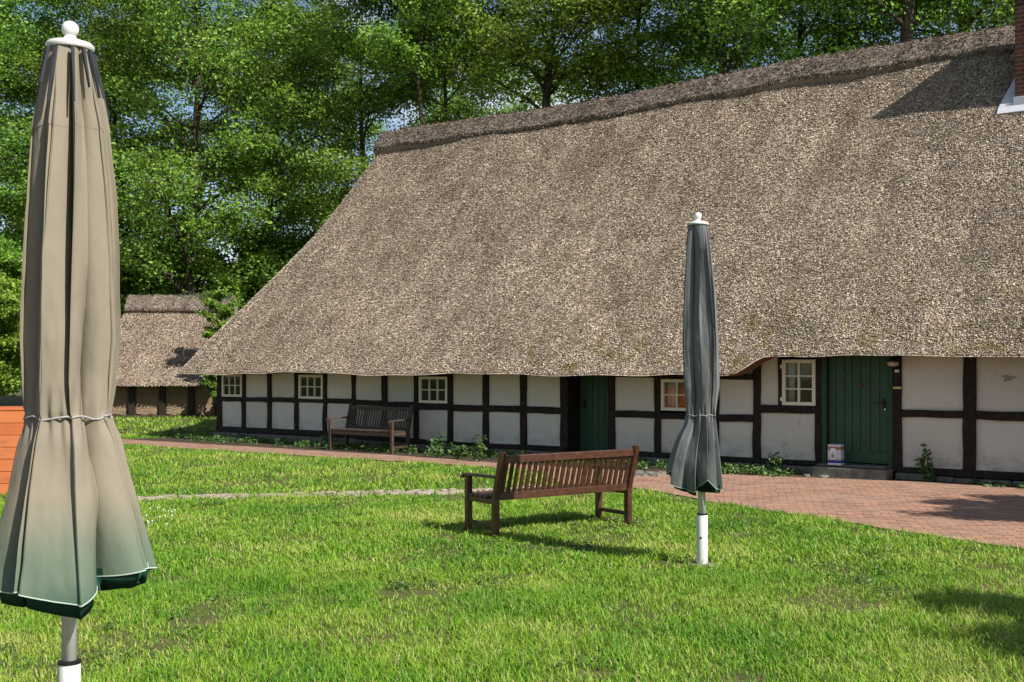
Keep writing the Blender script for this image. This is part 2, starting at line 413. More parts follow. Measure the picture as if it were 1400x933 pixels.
# ------------------------------------------------------------------ farmhouse
T0 = 17.0; S0 = -12.0
house = empty('farmhouse', W(S0, T0), math.atan2(-.6, .8),
              'long low half-timbered farmhouse with white panels, green doors and a huge thatched roof', 'farmhouse')
def H(s, t, z): return (s - S0, t - T0, z)
# --- roof: profile planes fixed from the photo
TE, ZE, TR, ZR = 16.1, 1.57, 21.8, 7.87
K = (ZR - ZE) / (TR - TE)
def on_roof(x, y):
    a = (x - 700) / F; b = (HOR - y) / F; q = .8 + .6 * a
    Y = (CAMZ - ZE + K * TE) / (K * q - b)
    return (.8 * a - .6) * Y, q * Y, CAMZ + b * Y
edge = [on_roof(*p) for p in ((249,510),(285,465),(320,425),(380,370),(430,318),(470,265),(500,222),(516,196))]
ez = np.array([e[2] for e in edge]); es = np.array([e[0] for e in edge])
es = np.convolve(np.r_[es[0], es, es[-1]], [.25,.5,.25], 'valid'); es[0] = edge[0][0]; es -= np.array([.5,.34,.22,.16,.14,.12,.06,.0])
def s_left(z): return float(np.interp(z, ez, es))
SR = 4.0
sA, sB = ray_t(1000, 16.2)[0], ray_t(1046, 16.3)[0]
def z_eave(s):
    u = min(1, max(0, (s - sA) / (sB - sA))); u = u * u * (3 - 2 * u)
    return ZE + (1.865 - ZE) * u + .02 * math.sin(s * 1.3) * (1 - u) + .008 * math.sin(s * 4.1)
def lump(s, z): return .025 * math.sin(s * 1.1 + z) + .018 * mnoise.noise(Vector((s * 1.3, z * 1.6, 3))) * 2
nrow = 60; cols = list(np.arange(SR, -19.0, -.12))
rv = []; nper = None
mb = MB(); RC = .55
for i in range(-2, nrow + 1):
    v = max(0, i) / nrow; row = []
    zt = ZE + (ZR - ZE) * v
    sl_ = s_left(zt); a = sl_ + RC
    tq = TE + (TR - TE) * v
    # front: fixed columns then graded columns up to the corner, corner arc, across the end, back
    front = cols + list(np.linspace(-19.0, a, 24)[1:])
    wid = 2 * (TR - tq)
    rc = min(RC, wid * .45 + .02)
    def surf(s):
        ze = z_eave(s); z = ze + (ZR - ze) * v; t = TE + (z - ZE) / K
        return t, z
    for s in front:
        t, z = surf(s); k = lump(s, z)
        row.append([s, t - k * .74, z + k * .67])
    for j in range(1, 9):
        an = j / 8 * math.pi / 2
        row.append([a - (a - sl_) * math.sin(an), tq + rc * (1 - math.cos(an)), zt])
    for j in range(1, 13):
        row.append([sl_, tq + rc + (wid - 2 * rc) * j / 12, zt])
    for s in np.linspace(sl_, SR, 20): row.append([s, TR + (TR - tq), zt])
    if i < 0:                                   # underside: edge -> soffit inside
        ins = .42 if i == -1 else 1.35; dz = .0 if i == -1 else 1.0
        N = len(front)
        for q, p in enumerate(row):
            if q < N: p[1] += ins; p[2] += dz
            elif q < N + 8: p[1] += ins * .8; p[0] += ins * .6; p[2] += dz
            elif q < N + 20: p[0] += ins; p[2] += dz
            else: p[1] -= ins; p[2] += dz
    rv.append(row)
rv = [rv[1 - 1 + 0], rv[1]] + rv[2:]
nper = len(rv[0])
for row in rv: mb.v += [H(*p) for p in row]
for i in range(len(rv) - 1):
    for q in range(nper - 1):
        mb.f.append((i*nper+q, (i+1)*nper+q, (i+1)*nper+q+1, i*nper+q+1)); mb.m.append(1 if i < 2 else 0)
# reed ends: thousands of short stems standing a little proud of the slope
def reed_stubs(n, mat_i, base, area):           # base(u) -> (s,t,z) arrays, normal, downslope dir
    pass
NS = 1050000
zz = .006 + .994 * rng.uniform(0, 1, NS) ** 1.12; ss = rng.uniform(-23.3, -2.0, NS)
ze = np.array([z_eave(s) for s in np.linspace(-24, 4, 1200)]); ze = np.interp(ss, np.linspace(-24, 4, 1200), ze)
z = ze + (ZR - ze) * zz; sl_a = np.interp(z, ez, es)
keep = ss > sl_a + .12; ss, z = ss[keep], z[keep]
lim = ss < sl_a[keep] + RC
t = TE + (z - ZE) / K
u = np.clip((sl_a[keep] + RC - ss) / RC, 0, 1); t = t + RC * (1 - np.sqrt(1 - u * u))
n_ = len(ss); L = rng.uniform(.015, .040, n_); wd = rng.uniform(.0035, .0080, n_); lift = rng.uniform(.002, .021, n_)
dn = np.array([0, -1, -K]) / math.hypot(1, K); nm = np.array([0, -K, 1]) / math.hypot(1, K); ax = np.array([1.0, 0, 0])
gs_, gz_ = np.linspace(-24, 4.5, 300), np.linspace(1.4, 8, 80)
LG = np.array([[lump(a, b) for b in gz_] for a in gs_])
fi = np.clip((ss + 24) / 28.5 * 299, 0, 298.99); fj = np.clip((z - 1.4) / 6.6 * 79, 0, 78.99); i0, j0 = fi.astype(int), fj.astype(int); fi -= i0; fj -= j0
lk = (LG[i0, j0] * (1-fi) + LG[i0+1, j0] * fi) * (1-fj) + (LG[i0, j0+1] * (1-fi) + LG[i0+1, j0+1] * fi) * fj
lk = np.where(lim, 0, lk)
P = np.stack([ss - S0, t - T0, z], 1) + nm * (lk + .004)[:, None]
sk = rng.normal(0, .35, n_)
dv = dn[None] + ax[None] * sk[:, None]
tilt = rng.uniform(-.5, .5, n_)
wv = ax[None] - dn[None] * sk[:, None] + nm[None] * tilt[:, None]
A = P - wv * wd[:, None]; B = P + wv * wd[:, None]
E = P + dv * L[:, None] + nm * lift[:, None]
D1 = E - wv * (wd * .9)[:, None]; C1 = E + wv * (wd * .9)[:, None]
SV = np.stack([A, B, C1, D1], 1).reshape(-1, 3)
# fringe hanging off the eave edge
o = len(mb.v); base_me = mb
V = np.concatenate([np.array(mb.v), SV]); Fq = np.concatenate([np.array(mb.f), np.arange(n_ * 4).reshape(-1, 4) + o])
mi = np.concatenate([np.array(mb.m), np.zeros(n_, int)])
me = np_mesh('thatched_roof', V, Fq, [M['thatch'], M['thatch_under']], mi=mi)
roof = link('thatched_roof', me, house)
# --- ridge cap: a thick saddle of heather with a ragged lower edge
rc = MB(); prof_n = 15; ss_ = list(np.arange(-22.1, SR, .12)); P = []
s_ridge0 = on_roof(516, 200)[0]
ss_ = [s_ridge0 + .12 + .12 * k for k in range(int((SR - s_ridge0) / .12) + 2)]
for s in ss_:
    ed = .66 + .035 * math.sin(s * 2.3) + .05 * mnoise.noise(Vector((s * 2.2, 0, 5))) + .03 * mnoise.noise(Vector((s * 7, 2, 5)))
    sg = .05 * math.sin(s * .55) + .035 * mnoise.noise(Vector((s * 1.5, 9, 1)))
    th = .125 + .02 * mnoise.noise(Vector((s * 3, 1, 1)))
    for k in range(prof_n):
        q = -1 + 2 * k / (prof_n - 1); d = abs(q) * ed; sg2 = -1 if q < 0 else 1
        hh = d * .66; r_ = .16
        r_ = .1; x_ = math.sqrt(hh * hh + r_ * r_) - r_ * .85
        tt = TR + sg2 * hh; zz_ = ZR - x_ * K + th * (1.5 - .75 * abs(q) ** 1.5) + sg + .02 * mnoise.noise(Vector((s * 6, q * 6, 1)))
        P.append(H(s, tt, zz_))
    P.append(H(s, TR + ed * .51, ZR - ed * .66 * K - .03)); P.append(H(s, TR - ed * .51, ZR - ed * .66 * K - .03))
m_ = prof_n + 2; fs = []
for i in range(len(ss_) - 1):
    for k in range(m_): fs.append((i*m_+k, i*m_+(k+1) % m_, (i+1)*m_+(k+1) % m_, (i+1)*m_+k))
fs.append(tuple(range(m_))); fs.append(tuple((len(ss_)-1)*m_+k for k in range(m_))[::-1])
rc.add(P, fs)
# stems on the cap
pts = np.array(P).reshape(len(ss_), m_, 3)
nn = 26000; ii = rng.integers(0, len(ss_) - 1, nn); kk = rng.integers(0, 8, nn); fu = rng.random(nn); fv = rng.random(nn)
Q = (pts[ii, kk] * (1-fu)[:, None] + pts[ii+1, kk] * fu[:, None]) * (1-fv)[:, None] + (pts[ii, kk+1] * (1-fu)[:, None] + pts[ii+1, kk+1] * fu[:, None]) * fv[:, None]
dr = np.stack([rng.normal(0, 1, nn), rng.normal(-.6, .5, nn), rng.normal(-.35, .5, nn)], 1); dr /= np.linalg.norm(dr, axis=1)[:, None]
ne = 9000; ie = rng.integers(0, len(ss_) - 1, ne); fe = rng.random(ne)[:, None]
Q = np.concatenate([Q + np.array([0, -.008, .012]), pts[ie, 0] * (1-fe) + pts[ie+1, 0] * fe + np.stack([np.zeros(ne), rng.uniform(0, .03, ne), rng.uniform(-.05, .02, ne)], 1)])
de = np.stack([rng.normal(0, .6, ne), rng.normal(-.2, .3, ne), np.full(ne, -1.)], 1); de /= np.linalg.norm(de, axis=1)[:, None]; dr = np.concatenate([dr, de]); nn += ne
wv = np.stack([rng.normal(0, 1, nn), rng.normal(0, .5, nn), rng.normal(0, .5, nn)], 1); wv /= np.linalg.norm(wv, axis=1)[:, None]
L = rng.uniform(.03, .085, nn)[:, None]; L[-ne:] *= .8
SV = np.stack([Q - wv*.007, Q + wv*.007, Q + dr*L + wv*.006, Q + dr*L - wv*.006], 1).reshape(-1, 3)
mv = np.array(rc.v); quads = np.array([f for f in rc.f if len(f) == 4])
V = np.concatenate([mv, SV]); Fq = np.concatenate([quads, np.arange(nn*4).reshape(-1, 4) + len(mv)])
me = np_mesh('ridge_cap', V, Fq, [M['ridge']]); cap = link('ridge_cap', me, roof)
e = MB(); e.add([P[k] for k in range(m_)], [tuple(range(m_))]); e.build('ridge_end', M['ridge'], roof)

# --- wall
YF = 0.0
def zline(pts, t=T0):                       # piecewise (pixel x,y) -> function z(s)
    q = [wp(x, y, t) for x, y in pts]; S = [a for a, b in q]; Z = [b for a, b in q]
    return lambda s: float(np.interp(s, S, Z))
rail_t = zline([(298,543),(445,544.5),(617,553.5),(720,555.5),(895,563),(1035,568)])
rail_b = zline([(298,549),(445,551),(617,562),(720,564.5),(895,572.5),(1035,578)])
sill_t = zline([(298,583),(445,589),(617,604),(772,610.5),(895,618),(1035,627),(1115,630),(1233,638.5),(1335,643),(1400,646)])
sill_b = zline([(298,590),(445,597),(617,610),(772,617),(895,625),(1035,633),(1115,636),(1233,646),(1335,654),(1400,657)])
railR_t = zline([(1233,560),(1335,562),(1400,564)]); railR_b = zline([(1233,569),(1335,574),(1400,576)])
railM_t = zline([(1040,554),(1115,555)]); railM_b = zline([(1040,564.5),(1115,566.5)])
xs = lambda x: ray_t(x, T0)[0]
ZT = 2.14
def timber(name, s0, s1, z0, z1, d=.028, depth=.16, jit=.011, label=None):
    b = MB(); horiz = (s1 - s0) > (z1 - z0)
    cy = -d + depth / 2
    if horiz: b.beam(H(s0, T0 + cy, (z0+z1)/2), H(s1, T0 + cy, (z0+z1)/2), depth, z1 - z0, max(3, int((s1-s0)/.35)), jit)
    else: b.beam(H((s0+s1)/2, T0 + cy, z0), H((s0+s1)/2, T0 + cy, z1), s1 - s0, depth, max(3, int((z1-z0)/.3)), jit, (0,1,0))
    return b.build(name, M['timber'], house, bevel=.008)
def panel(x0, x1, zb, zt_):                 # plaster infill with a soft uneven face
    s0, s1 = x0 - .03, x1 + .03; b = MB(); nx, nz = 7, 6; P = []
    for j in range(nz + 1):
        for i in range(nx + 1):
            s = s0 + (s1-s0)*i/nx; lo, hi = zb(s) - .03, zt_(s) + .03
            u, v = abs(2*i/nx-1), abs(2*j/nz-1)
            y = .018 - .012 * (1 - u**4) * (1 - v**4) + rnd.uniform(-.002, .002)
            P.append(H(s, T0 + y, lo + (hi-lo)*j/nz))
    o = len(P)
    for j in range(nz + 1):
        for i in range(nx + 1): p = P[j*(nx+1)+i]; P.append((p[0], .12, p[2]))
    fs = []
    for j in range(nz):
        for i in range(nx):
            a = j*(nx+1)+i; fs.append((a, a+1, a+nx+2, a+nx+1)); fs.append((o+a, o+a+nx+1, o+a+nx+2, o+a+1))
    b.add(P, fs); return b.build('plaster_panel', M['plaster'], house, smooth=True)
def window(x0, x1, y0, y1, nc, nr, curtain, shift=0.0):
    (s0, z1), (s1, z0) = wp(x0, y0, T0 - .03), wp(x1, y1, T0 - .03)
    fw = .055; f = MB()
    yf0, yf1 = -.045, .03
    X0, X1 = s0 - S0, s1 - S0
    f.box(X0, X0+fw, yf0, yf1, z0, z1); f.box(X1-fw, X1, yf0, yf1, z0, z1)
    f.box(X0+fw+.001, X1-fw-.001, yf0+.002, yf1-.002, z0, z0+fw); f.box(X0+fw+.001, X1-fw-.001, yf0+.002, yf1-.002, z1-fw, z1)
    ix0, ix1, iz0, iz1 = X0+fw, X1-fw, z0+fw, z1-fw; bw = .022
    for k in range(1, nc):
        c = ix0 + (ix1-ix0)*k/nc; ww = bw*1.5 if nc == 2 else bw; f.box(c-ww/2, c+ww/2, yf0+.006, yf1-.01, iz0, iz1)
    for k in range(1, nr):
        c = iz0 + (iz1-iz0)*k/nr; f.box(ix0, ix1, yf0+.009, yf1-.013, c-bw/2, c+bw/2)
    wo = f.build('window', M['window_paint'], house, bevel=.003)
    p = MB(); p.box(ix0, ix1, -.008, -.003, iz0, iz1); p.build('pane', M['pane'], wo)
    if curtain:
        for (a, b2, m_) in curtain:
            c = MB(); n = 14; P = []
            for i in range(n+1):
                x = ix0 + (ix1-ix0)*(a + (b2-a)*i/n); P += [(x, .10+.014*math.sin(i*2.1), iz0-.02), (x, .10+.014*math.sin(i*2.1), iz1+.02)]
            c.add(P, [(2*i, 2*i+2, 2*i+3, 2*i+1) for i in range(n)]); q = c.build('curtain', M[m_], wo, smooth=True)
            sd = q.modifiers.new('thick', 'SOLIDIFY'); sd.thickness = .004
    if nr == 3:
        for hz in (.13, .85):
            h_ = MB(); h_.box(X0-.025, X0+.02, yf0-.012, yf0-.001, z0+(z1-z0)*hz-.03, z0+(z1-z0)*hz+.03); h_.build('hinge', M['window_paint'], wo)
    return s0, s1, z0, z1
posts_l = [(297.5,303),(331,335.5),(366,371),(403,408),(442,446.5),(481,486),(522.5,529),(566,572),(612.5,619),(661,668),(712,720),(767,777),
           (832,841),(895.5,903),(974,983),(1030,1040)]
wins = {0: (303.5,330.8,511.5,543,3,2,[(0,1,'curtain')]), 3: (408.5,441.5,512.5,546,3,2,[(0,.3,'curtain'),(.8,1,'curtain')]), 7: (573,611.8,515,552,3,2,[(.75,1,'curtain')]),
        13: (904,965,518.5,563,3,2,[(0,.3,'curtain'),(.34,1,'red_curtain')])}
for i, (a, b) in enumerate(posts_l):
    sa, sb = xs(a), xs(b); zb = sill_t((sa+sb)/2) - .02
    if i in (11, 12): zb = .1
    timber('timber_post', sa, sb, zb, ZT)
for i in range(len(posts_l) - 1):
    sa, sb = xs(posts_l[i][1]), xs(posts_l[i+1][0])
    if i == 11: continue                        # the recessed green door
    mid = (sa+sb)/2
    timber('timber_rail', sa - .01, sb + .01, rail_b(mid), rail_t(mid), d=.024)
    panel(sa, sb, sill_t, rail_b)
    if i in wins:
        x0, x1, y0, y1, nc, nr, cu = wins[i]; s0, s1, z0, z1 = window(x0, x1, y0, y1, nc, nr, cu)
        if i == 13: panel(s1, sb, rail_t, lambda s: ZT)
        if z1 < ZT - .03:
            tb = MB(); tb.box(sa-S0, sb-S0, .0, .12, z1+.004, ZT); tb.build('window_head', M['timber'], house)
    else: panel(sa, sb, rail_t, lambda s: ZT)
def sill(x0, x1):
    s0, s1 = xs(x0), xs(x1); n = max(2, int((s1-s0)/.5)); b = MB()
    for q in range(1):
        P = []; 
        for k in range(n+1):
            s = s0+(s1-s0)*k/n; a, c = sill_b(s)+rnd.uniform(-.006,.006), sill_t(s)+rnd.uniform(-.006,.006)
            P += [H(s, T0-.05, a), H(s, T0-.045+rnd.uniform(-.005,.005), c), H(s, T0+.15, c), H(s, T0+.15, a)]
        fs = [(0,1,2,3), (n*4+3, n*4+2, n*4+1, n*4)]
        for k in range(n):
            for j in range(4): fs.append((k*4+j, (k+1)*4+j, (k+1)*4+(j+1) % 4, k*4+(j+1) % 4))
        b.add(P, fs)
    b.build('sill_beam', M['timber'], house, bevel=.008)
    # stone footing under it
    f = MB(); s = s0
    while s < s1 - .05:
        L = min(rnd.uniform(.25, .6), s1 - s); d = rnd.uniform(.02, .09)
        f.box(s-S0+.008, s-S0+L-.008, -.04-d, .14, -.05, sill_b(s) - .004 - rnd.uniform(0, .012)); s += L
    f.build('stone_footing', M['stone'], house, bevel=.02)
sill(297, 777); sill(832, 1128); 
# --- right hand bay
timber('timber_post', xs(1115), xs(1124), .1, ZT); timber('timber_post', xs(1221.5), xs(1233), .1, ZT)
timber('timber_post', xs(1317), xs(1334), .1, ZT, d=.034)
panel(xs(1040), xs(1064), railM_t, lambda s: ZT); timber('timber_post', xs(1064), xs(1069), railM_t(xs(1066)), ZT)
sM = (xs(1040), xs(1115)); timber('timber_rail', sM[0]-.01, sM[1]+.01, railM_b(xs(1080)), railM_t(xs(1080)), d=.024)
panel(sM[0], sM[1], sill_t, railM_b)
window(1069.5, 1115, 492, 555, 2, 3, [(0,.22,'curtain')])
tb = MB(); tb.box(xs(1069)-S0, xs(1115)-S0, .0, .12, 1.83, ZT); tb.build('window_head', M['timber'], house)
for (a, b) in ((1233,1317),(1334,1440),(1462,1570)):
    sa, sb = xs(a), xs(b); mid = (sa+sb)/2
    rt = lambda s: railR_t(min(s, xs(1400))) ; rb = lambda s: railR_b(min(s, xs(1400)))
    timber('timber_rail', sa-.01, sb+.01, rb(mid), rt(mid), d=.024)
    p1 = panel(sa, sb, rt, lambda s: ZT); p2 = panel(sa, sb, sill_t, rb)
    if a == 1334:                               # a patch where the limewash has come off
        p = MB(); c0 = wp(1378.5, 517, T0); ring = []
        for k in range(18):
            an = k/18*6.283; rr = .055*(1+.35*math.sin(3*an+1)+.2*math.sin(5*an))
            ring.append((c0[0]-S0+rr*1.5*math.cos(an), .0045, c0[1]+rr*.8*math.sin(an)))
        back = [(x, .02, z_) for x, y, z_ in ring]
        p.add(ring + back, [tuple(range(18))] + [(k, (k+1) % 18, 18+(k+1) % 18, 18+k) for k in range(18)])
        p.build('plaster_patch', mat_plain('bare_render', (.30,.27,.22), .95, .1, var=.3, nscale=20), house)
timber('timber_post', xs(1440), xs(1462), .1, ZT); timber('timber_post', xs(1570), xs(1595), .1, ZT)
sill(1226, 1800)
p = MB(); p.box(xs(1595)-S0, SR-.7-S0, .02, .12, .1, ZT); p.build('plaster_panel', M['plaster'], house)
tp = MB(); tp.beam(H(xs(297), T0+.07, ZT+.08), H(SR-.7, T0+.07, ZT+.08), .18, .16, 40, .004); tp.build('wall_plate', M['timber'], house)
# header beam seen over the left doorway and the low panels beside it
tl = MB(); q0, q1 = wp(832,510,T0), wp(1030,516,T0)
tl.beam(H(q0[0], T0-.005, wp(835,513,T0)[1]+.02), H(q1[0], T0-.005, wp(1030,518,T0)[1]+.03), .12, .10, 8, .005); tl.build('head_beam', M['timber'], house)
# back and end walls, floor of the dark inside
bw = MB(); sL = xs(299)
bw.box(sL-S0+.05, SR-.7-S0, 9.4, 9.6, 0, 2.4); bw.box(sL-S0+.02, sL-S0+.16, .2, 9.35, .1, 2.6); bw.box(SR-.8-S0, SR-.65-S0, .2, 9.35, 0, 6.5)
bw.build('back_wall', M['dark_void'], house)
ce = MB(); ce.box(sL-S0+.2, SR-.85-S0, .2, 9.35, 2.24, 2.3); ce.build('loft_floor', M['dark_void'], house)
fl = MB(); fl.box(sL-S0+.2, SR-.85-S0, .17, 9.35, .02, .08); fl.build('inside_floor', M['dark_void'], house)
# --- recessed left door
(sd0, _), (sd1, _) = wp(777,600,T0), wp(832,600,T0)
d = MB(); wdt = sd1-sd0; yd = .36; k = 6; x0 = sd0-S0+.02; x1 = sd1-S0-.02
for i in range(k): d.box(x0+(x1-x0)*i/k+.004, x0+(x1-x0)*(i+1)/k-.004, yd, yd+.045, .12, 2.1)
d.box(x0, x1, yd+.046, yd+.07, .12, 2.1)
dl = d.build('door', M['green_door'], house, bevel=.003)
rv_ = MB(); rv_.box(sd0-S0-.08, sd0-S0, .14, .44, .05, ZT); rv_.build('door_reveal', M['timber'], house)
rv_ = MB(); rv_.box(sd1-S0, sd1-S0+.08, .14, .44, .05, ZT); rv_.build('door_reveal', M['timber'], house)
h_ = MB(); h_.box(x0+.1, x0+.13, yd-.03, yd-.001, .95, 1.1); h_.build('handle', M['iron'], dl)
st = MB(); st.box(sd0-S0, sd1-S0, -.12, .5, -.02, .1); st.build('door_step', M['stone'], house, bevel=.02)
# --- right green door
a0, a1 = xs(1124.3), xs(1131); b0, b1 = xs(1215), xs(1221.3)
zs = wp(1170,636,T0-.1)[1]
for (p, q) in ((a0, a1), (b0, b1)):
    f = MB(); f.box(p-S0, q-S0, -.036, .16, zs-.1, ZT); f.build('door_frame', M['green_frame'], house, bevel=.004)
d = MB(); x0, x1 = a1-S0+.004, b0-S0-.004; k = 7; yd = .05
ws = [rnd.uniform(.85, 1.15) for _ in range(k)]; tot = sum(ws); x = x0
for i, ww in enumerate(ws):
    L = (x1-x0)*ww/tot; d.box(x+.004, x+L-.004, yd+rnd.uniform(0, .004), yd+.04, zs+.02, ZT); x += L
d.box(x0, x1, yd+.042, yd+.06, zs+.02, ZT)
d.box(x0+.36, x1-.01, yd-.025, yd-.001, zs+.03, zs+.2)
dr = d.build('door', M['green_door'], house, bevel=.003)
def dz(px, py): s, z = wp(px, py, T0+.05); return s-S0, z
hx, hz = dz(1209, 551)
h_ = MB(); h_.box(hx-.022, hx+.022, yd-.012, yd-.001, hz-.13, hz+.06)
h_.beam((hx, yd-.05, hz), (hx-.13, yd-.05, hz), .018, .018, 2, 0); h_.beam((hx, yd-.055, hz), (hx, yd-.01, hz), .018, .018, 2, 0)
h_.build('handle', M['iron'], dr, bevel=.002)
h_ = MB(); hx, hz = dz(1210.5, 560); h_.tube([(hx, yd-.03, hz), (hx, yd-.01, hz)], .014, 10); h_.build('lock', M['brass'], dr)
h_ = MB(); hx, hz = dz(1177, 525.5); h_.tube([(hx, yd-.018, hz), (hx, yd-.001, hz)], .035, 12); h_.build('keyhole_plate', mat_plain('rusty_iron', (.13,.05,.025), .7, .3, .3), dr)
h_ = MB(); hx, hz = dz(1155, 507); h_.tube([(hx, yd-.012, hz), (hx, yd-.001, hz)], .018, 10); h_.build('stud', M['iron'], dr)
st = MB(); st.box(a0-S0-.02, b1-S0+.02, -.42, -.06, -.02, zs-.03); st.box(a0-S0+.03, b1-S0-.03, -.30, .16, zs-.025, zs+.005)
st.build('door_step', M['stone'], house, bevel=.018)
# fittings on the post beside the door
lx, lz = wp(1222, 495, T0-.1); lx -= S0
la = MB(); la.lathe([(.03, -.07), (.075, -.055), (.085, -.02), (.085, .0)], n=20); 
lamp = empty('wall_lamp', W(lx+S0, T0-.14, lz), math.atan2(-.6,.8), 'small round bulkhead lamp tucked under the eave right of the green door', 'lamp')
la.build('lamp_shade', mat_plain('frosted_glass', (.42,.38,.33), .4, .4), lamp, smooth=True)
lb = MB(); lb.lathe([(.095, .0), (.095, .03), (.05, .05)], n=20); lb.box(-.02, .02, .0, .11, -.01, .04); lb.build('bracket', M['iron'], lamp)
def plate(px, py, w_, h2, mat, label, cat, name):
    s, z = wp(px, py, T0-.03); b = MB(); b.box(-w_/2, w_/2, -.012, 0, -h2/2, h2/2)
    o = b.build(name, mat, None, bevel=.002); o.location = W(s, T0-.036, z); o.rotation_euler = (0,0,math.atan2(-.6,.8)); tag(o, label, cat)
plate(1226.5, 507.5, .065, .04, mat_plain('grey_plastic', (.6,.6,.62), .4, .4), 'small grey bell plate on the dark post below the lamp', 'bell', 'bell_plate')
plate(1227, 530.5, .125, .035, mat_plain('straw_brass', (.62,.44,.16), .5, .4), 'narrow yellow name plate on the dark post by the door', 'plate', 'name_plate')

# --- chimney
cs, ct, cz = on_roof(1388, 147)
ch = MB(); ch.box(cs-S0, cs-S0+1.05, ct-T0-.03, ct-T0+.95, cz-1.0, 8.42)
ch.box(cs-S0-.06, cs-S0+1.11, ct-T0-.09, ct-T0+1.01, 8.422, 8.55)
def mat_chim():
    m = NT('chimney_brick'); c = m.co(); x, y, z = m.sep(c)
    v = m.n.new('ShaderNodeCombineXYZ'); m.l.new(m.math('ADD', x, y), v.inputs[0]); m.l.new(z, v.inputs[1])
    b = m.n.new('ShaderNodeTexBrick'); m.l.new(v.outputs[0], b.inputs[0]); b.inputs['Scale'].default_value = 1
    b.inputs['Brick Width'].default_value = .24; b.inputs['Row Height'].default_value = .075; b.inputs['Mortar Size'].default_value = .008
    b.inputs['Color1'].default_value = (.10,.034,.022,1); b.inputs['Color2'].default_value = (.055,.02,.016,1); b.inputs['Mortar'].default_value = (.11,.09,.075,1)
    m.color(b.outputs[0]); m.set(.85, .2); m.bump(m.math('SUBTRACT', 1.0, b.outputs['Fac']), .5, .01); return m.m
cho = ch.build('chimney', mat_chim(), roof, bevel=.006)
fx, fy = cs-S0, ct-T0-.03
def rz(t_): return ZE + (t_ + T0 - TE) * K
fl = MB(); e_ = .26
# apron in front, stepped side piece on the left, both lying on the thatch
def slab(p4, off=.05):
    nrm = Vector((0, -K, 1)).normalized() * off
    fl.add(p4 + [tuple(Vector(q) + nrm) for q in p4], [(0,3,2,1),(4,5,6,7),(0,1,5,4),(1,2,6,5),(2,3,7,6),(3,0,4,7)])
slab([(fx-e_, fy-.12, rz(fy-.12)+.02), (fx+1.3, fy-.12, rz(fy-.12)+.02), (fx+1.3, fy+.0, rz(fy)+.02), (fx-e_, fy, rz(fy)+.02)])
slab([(fx-e_, fy+.003, rz(fy+.003)+.02), (fx-.004, fy+.003, rz(fy+.003)+.02), (fx-.004, fy+.75, rz(fy+.75)+.02), (fx-.06, fy+.75, rz(fy+.75)+.02)])
fl.add([(fx-.02, fy-.008, rz(fy)), (fx+1.07, fy-.008, rz(fy)), (fx+1.07, fy-.008, rz(fy)+.2), (fx-.02, fy-.008, rz(fy)+.2),
        (fx-.02, fy-.03, rz(fy)), (fx+1.07, fy-.03, rz(fy)), (fx+1.07, fy-.03, rz(fy)+.2), (fx-.02, fy-.03, rz(fy)+.2)],
       [(0,1,2,3),(4,7,6,5),(0,4,5,1),(1,5,6,2),(2,6,7,3),(3,7,4,0)])
fl.build('flashing', mat_plain('pale_lead', (.48,.49,.52), .5, .4, .0, var=.1), cho, bevel=.006)

# ------------------------------------------------------------------ thatched shed
SY = 37.6
shed = empty('thatched_shed', ((215-700)/F*SY, SY, 0), R(3), 'small thatched wattle-walled shed standing on the grass beyond the farmhouse end', 'shed')
def sx(px, Y=SY): return (px-215)/F*Y
def szz(py, Y=SY): return CAMZ-(py-HOR)/F*Y
eL, eR = sx(104), sx(300); zE = szz(527, SY-.5); DY = 3.2; rL, rR = sx(150, SY+DY), sx(284, SY+DY); zR_ = szz(412, SY+DY)
sr = MB(); nr, ncx = 26, 60; rows = []
for i in range(-1, nr+1):
    v = max(i, 0)/nr; row = []
    a, b = eL+(rL-eL)*v**.8, eR+(rR-eR)*v; y = -.5+(DY+.5)*v; z = zE+(zR_-zE)*v - .25*math.sin(v*math.pi)*.5
    z += .03*math.sin(v*26*1.0) * (1-v*.5)
    yb = 2*DY - y
    ins = .35 if i < 0 else 0
    for k in range(ncx+1): 
        x = a+(b-a)*k/ncx; row.append((x, y+ins, z+.03*mnoise.noise(Vector((x*2, v*5, 2)))))
    for k in range(1, 9): row.append((b-ins, y+(yb-y)*k/8, z))
    for k in range(1, 9): row.append((b+(a-b)*k/8, yb-ins, z))
    for k in range(1, 9): row.append((a+ins, yb+(y-yb)*k/8, z))
    rows.append(row)
npr = len(rows[0])
for r_ in rows: sr.v += r_
for i in range(len(rows)-1):
    for q in range(npr-1): sr.f.append((i*npr+q, i*npr+q+1, (i+1)*npr+q+1, (i+1)*npr+q)); sr.m.append(0)
ns = 60000; v = rng.random(ns); k = rng.random(ns)
a = eL+(rL-eL)*v**.8; b = eR+(rR-eR)*v
P = np.stack([a+(b-a)*k, -.5+(DY+.5)*v, zE+(zR_-zE)*v-.125*np.sin(v*math.pi)+.03*np.sin(v*26)*(1-v*.5)+.01], 1)
k2 = (zR_-zE)/(DY+.5); dn = np.array([0,-1,-k2])/math.hypot(1,k2); nm = np.array([0,-k2,1])/math.hypot(1,k2)
wv = np.array([1.,0,0])[None]+nm[None]*rng.uniform(-.5,.5,ns)[:,None]; wd = rng.uniform(.007,.016,ns)[:,None]; L = rng.uniform(.04,.12,ns)[:,None]
dd = dn[None]+np.array([1.,0,0])[None]*rng.normal(0,.3,ns)[:,None]; E = P+dd*L+nm*rng.uniform(.005,.035,ns)[:,None]
SV = np.stack([P-wv*wd, P+wv*wd, E+wv*wd*.8, E-wv*wd*.8], 1).reshape(-1,3)
V = np.concatenate([np.array(sr.v), SV]); Fq = np.concatenate([np.array(sr.f), np.arange(ns*4).reshape(-1,4)+len(sr.v)])
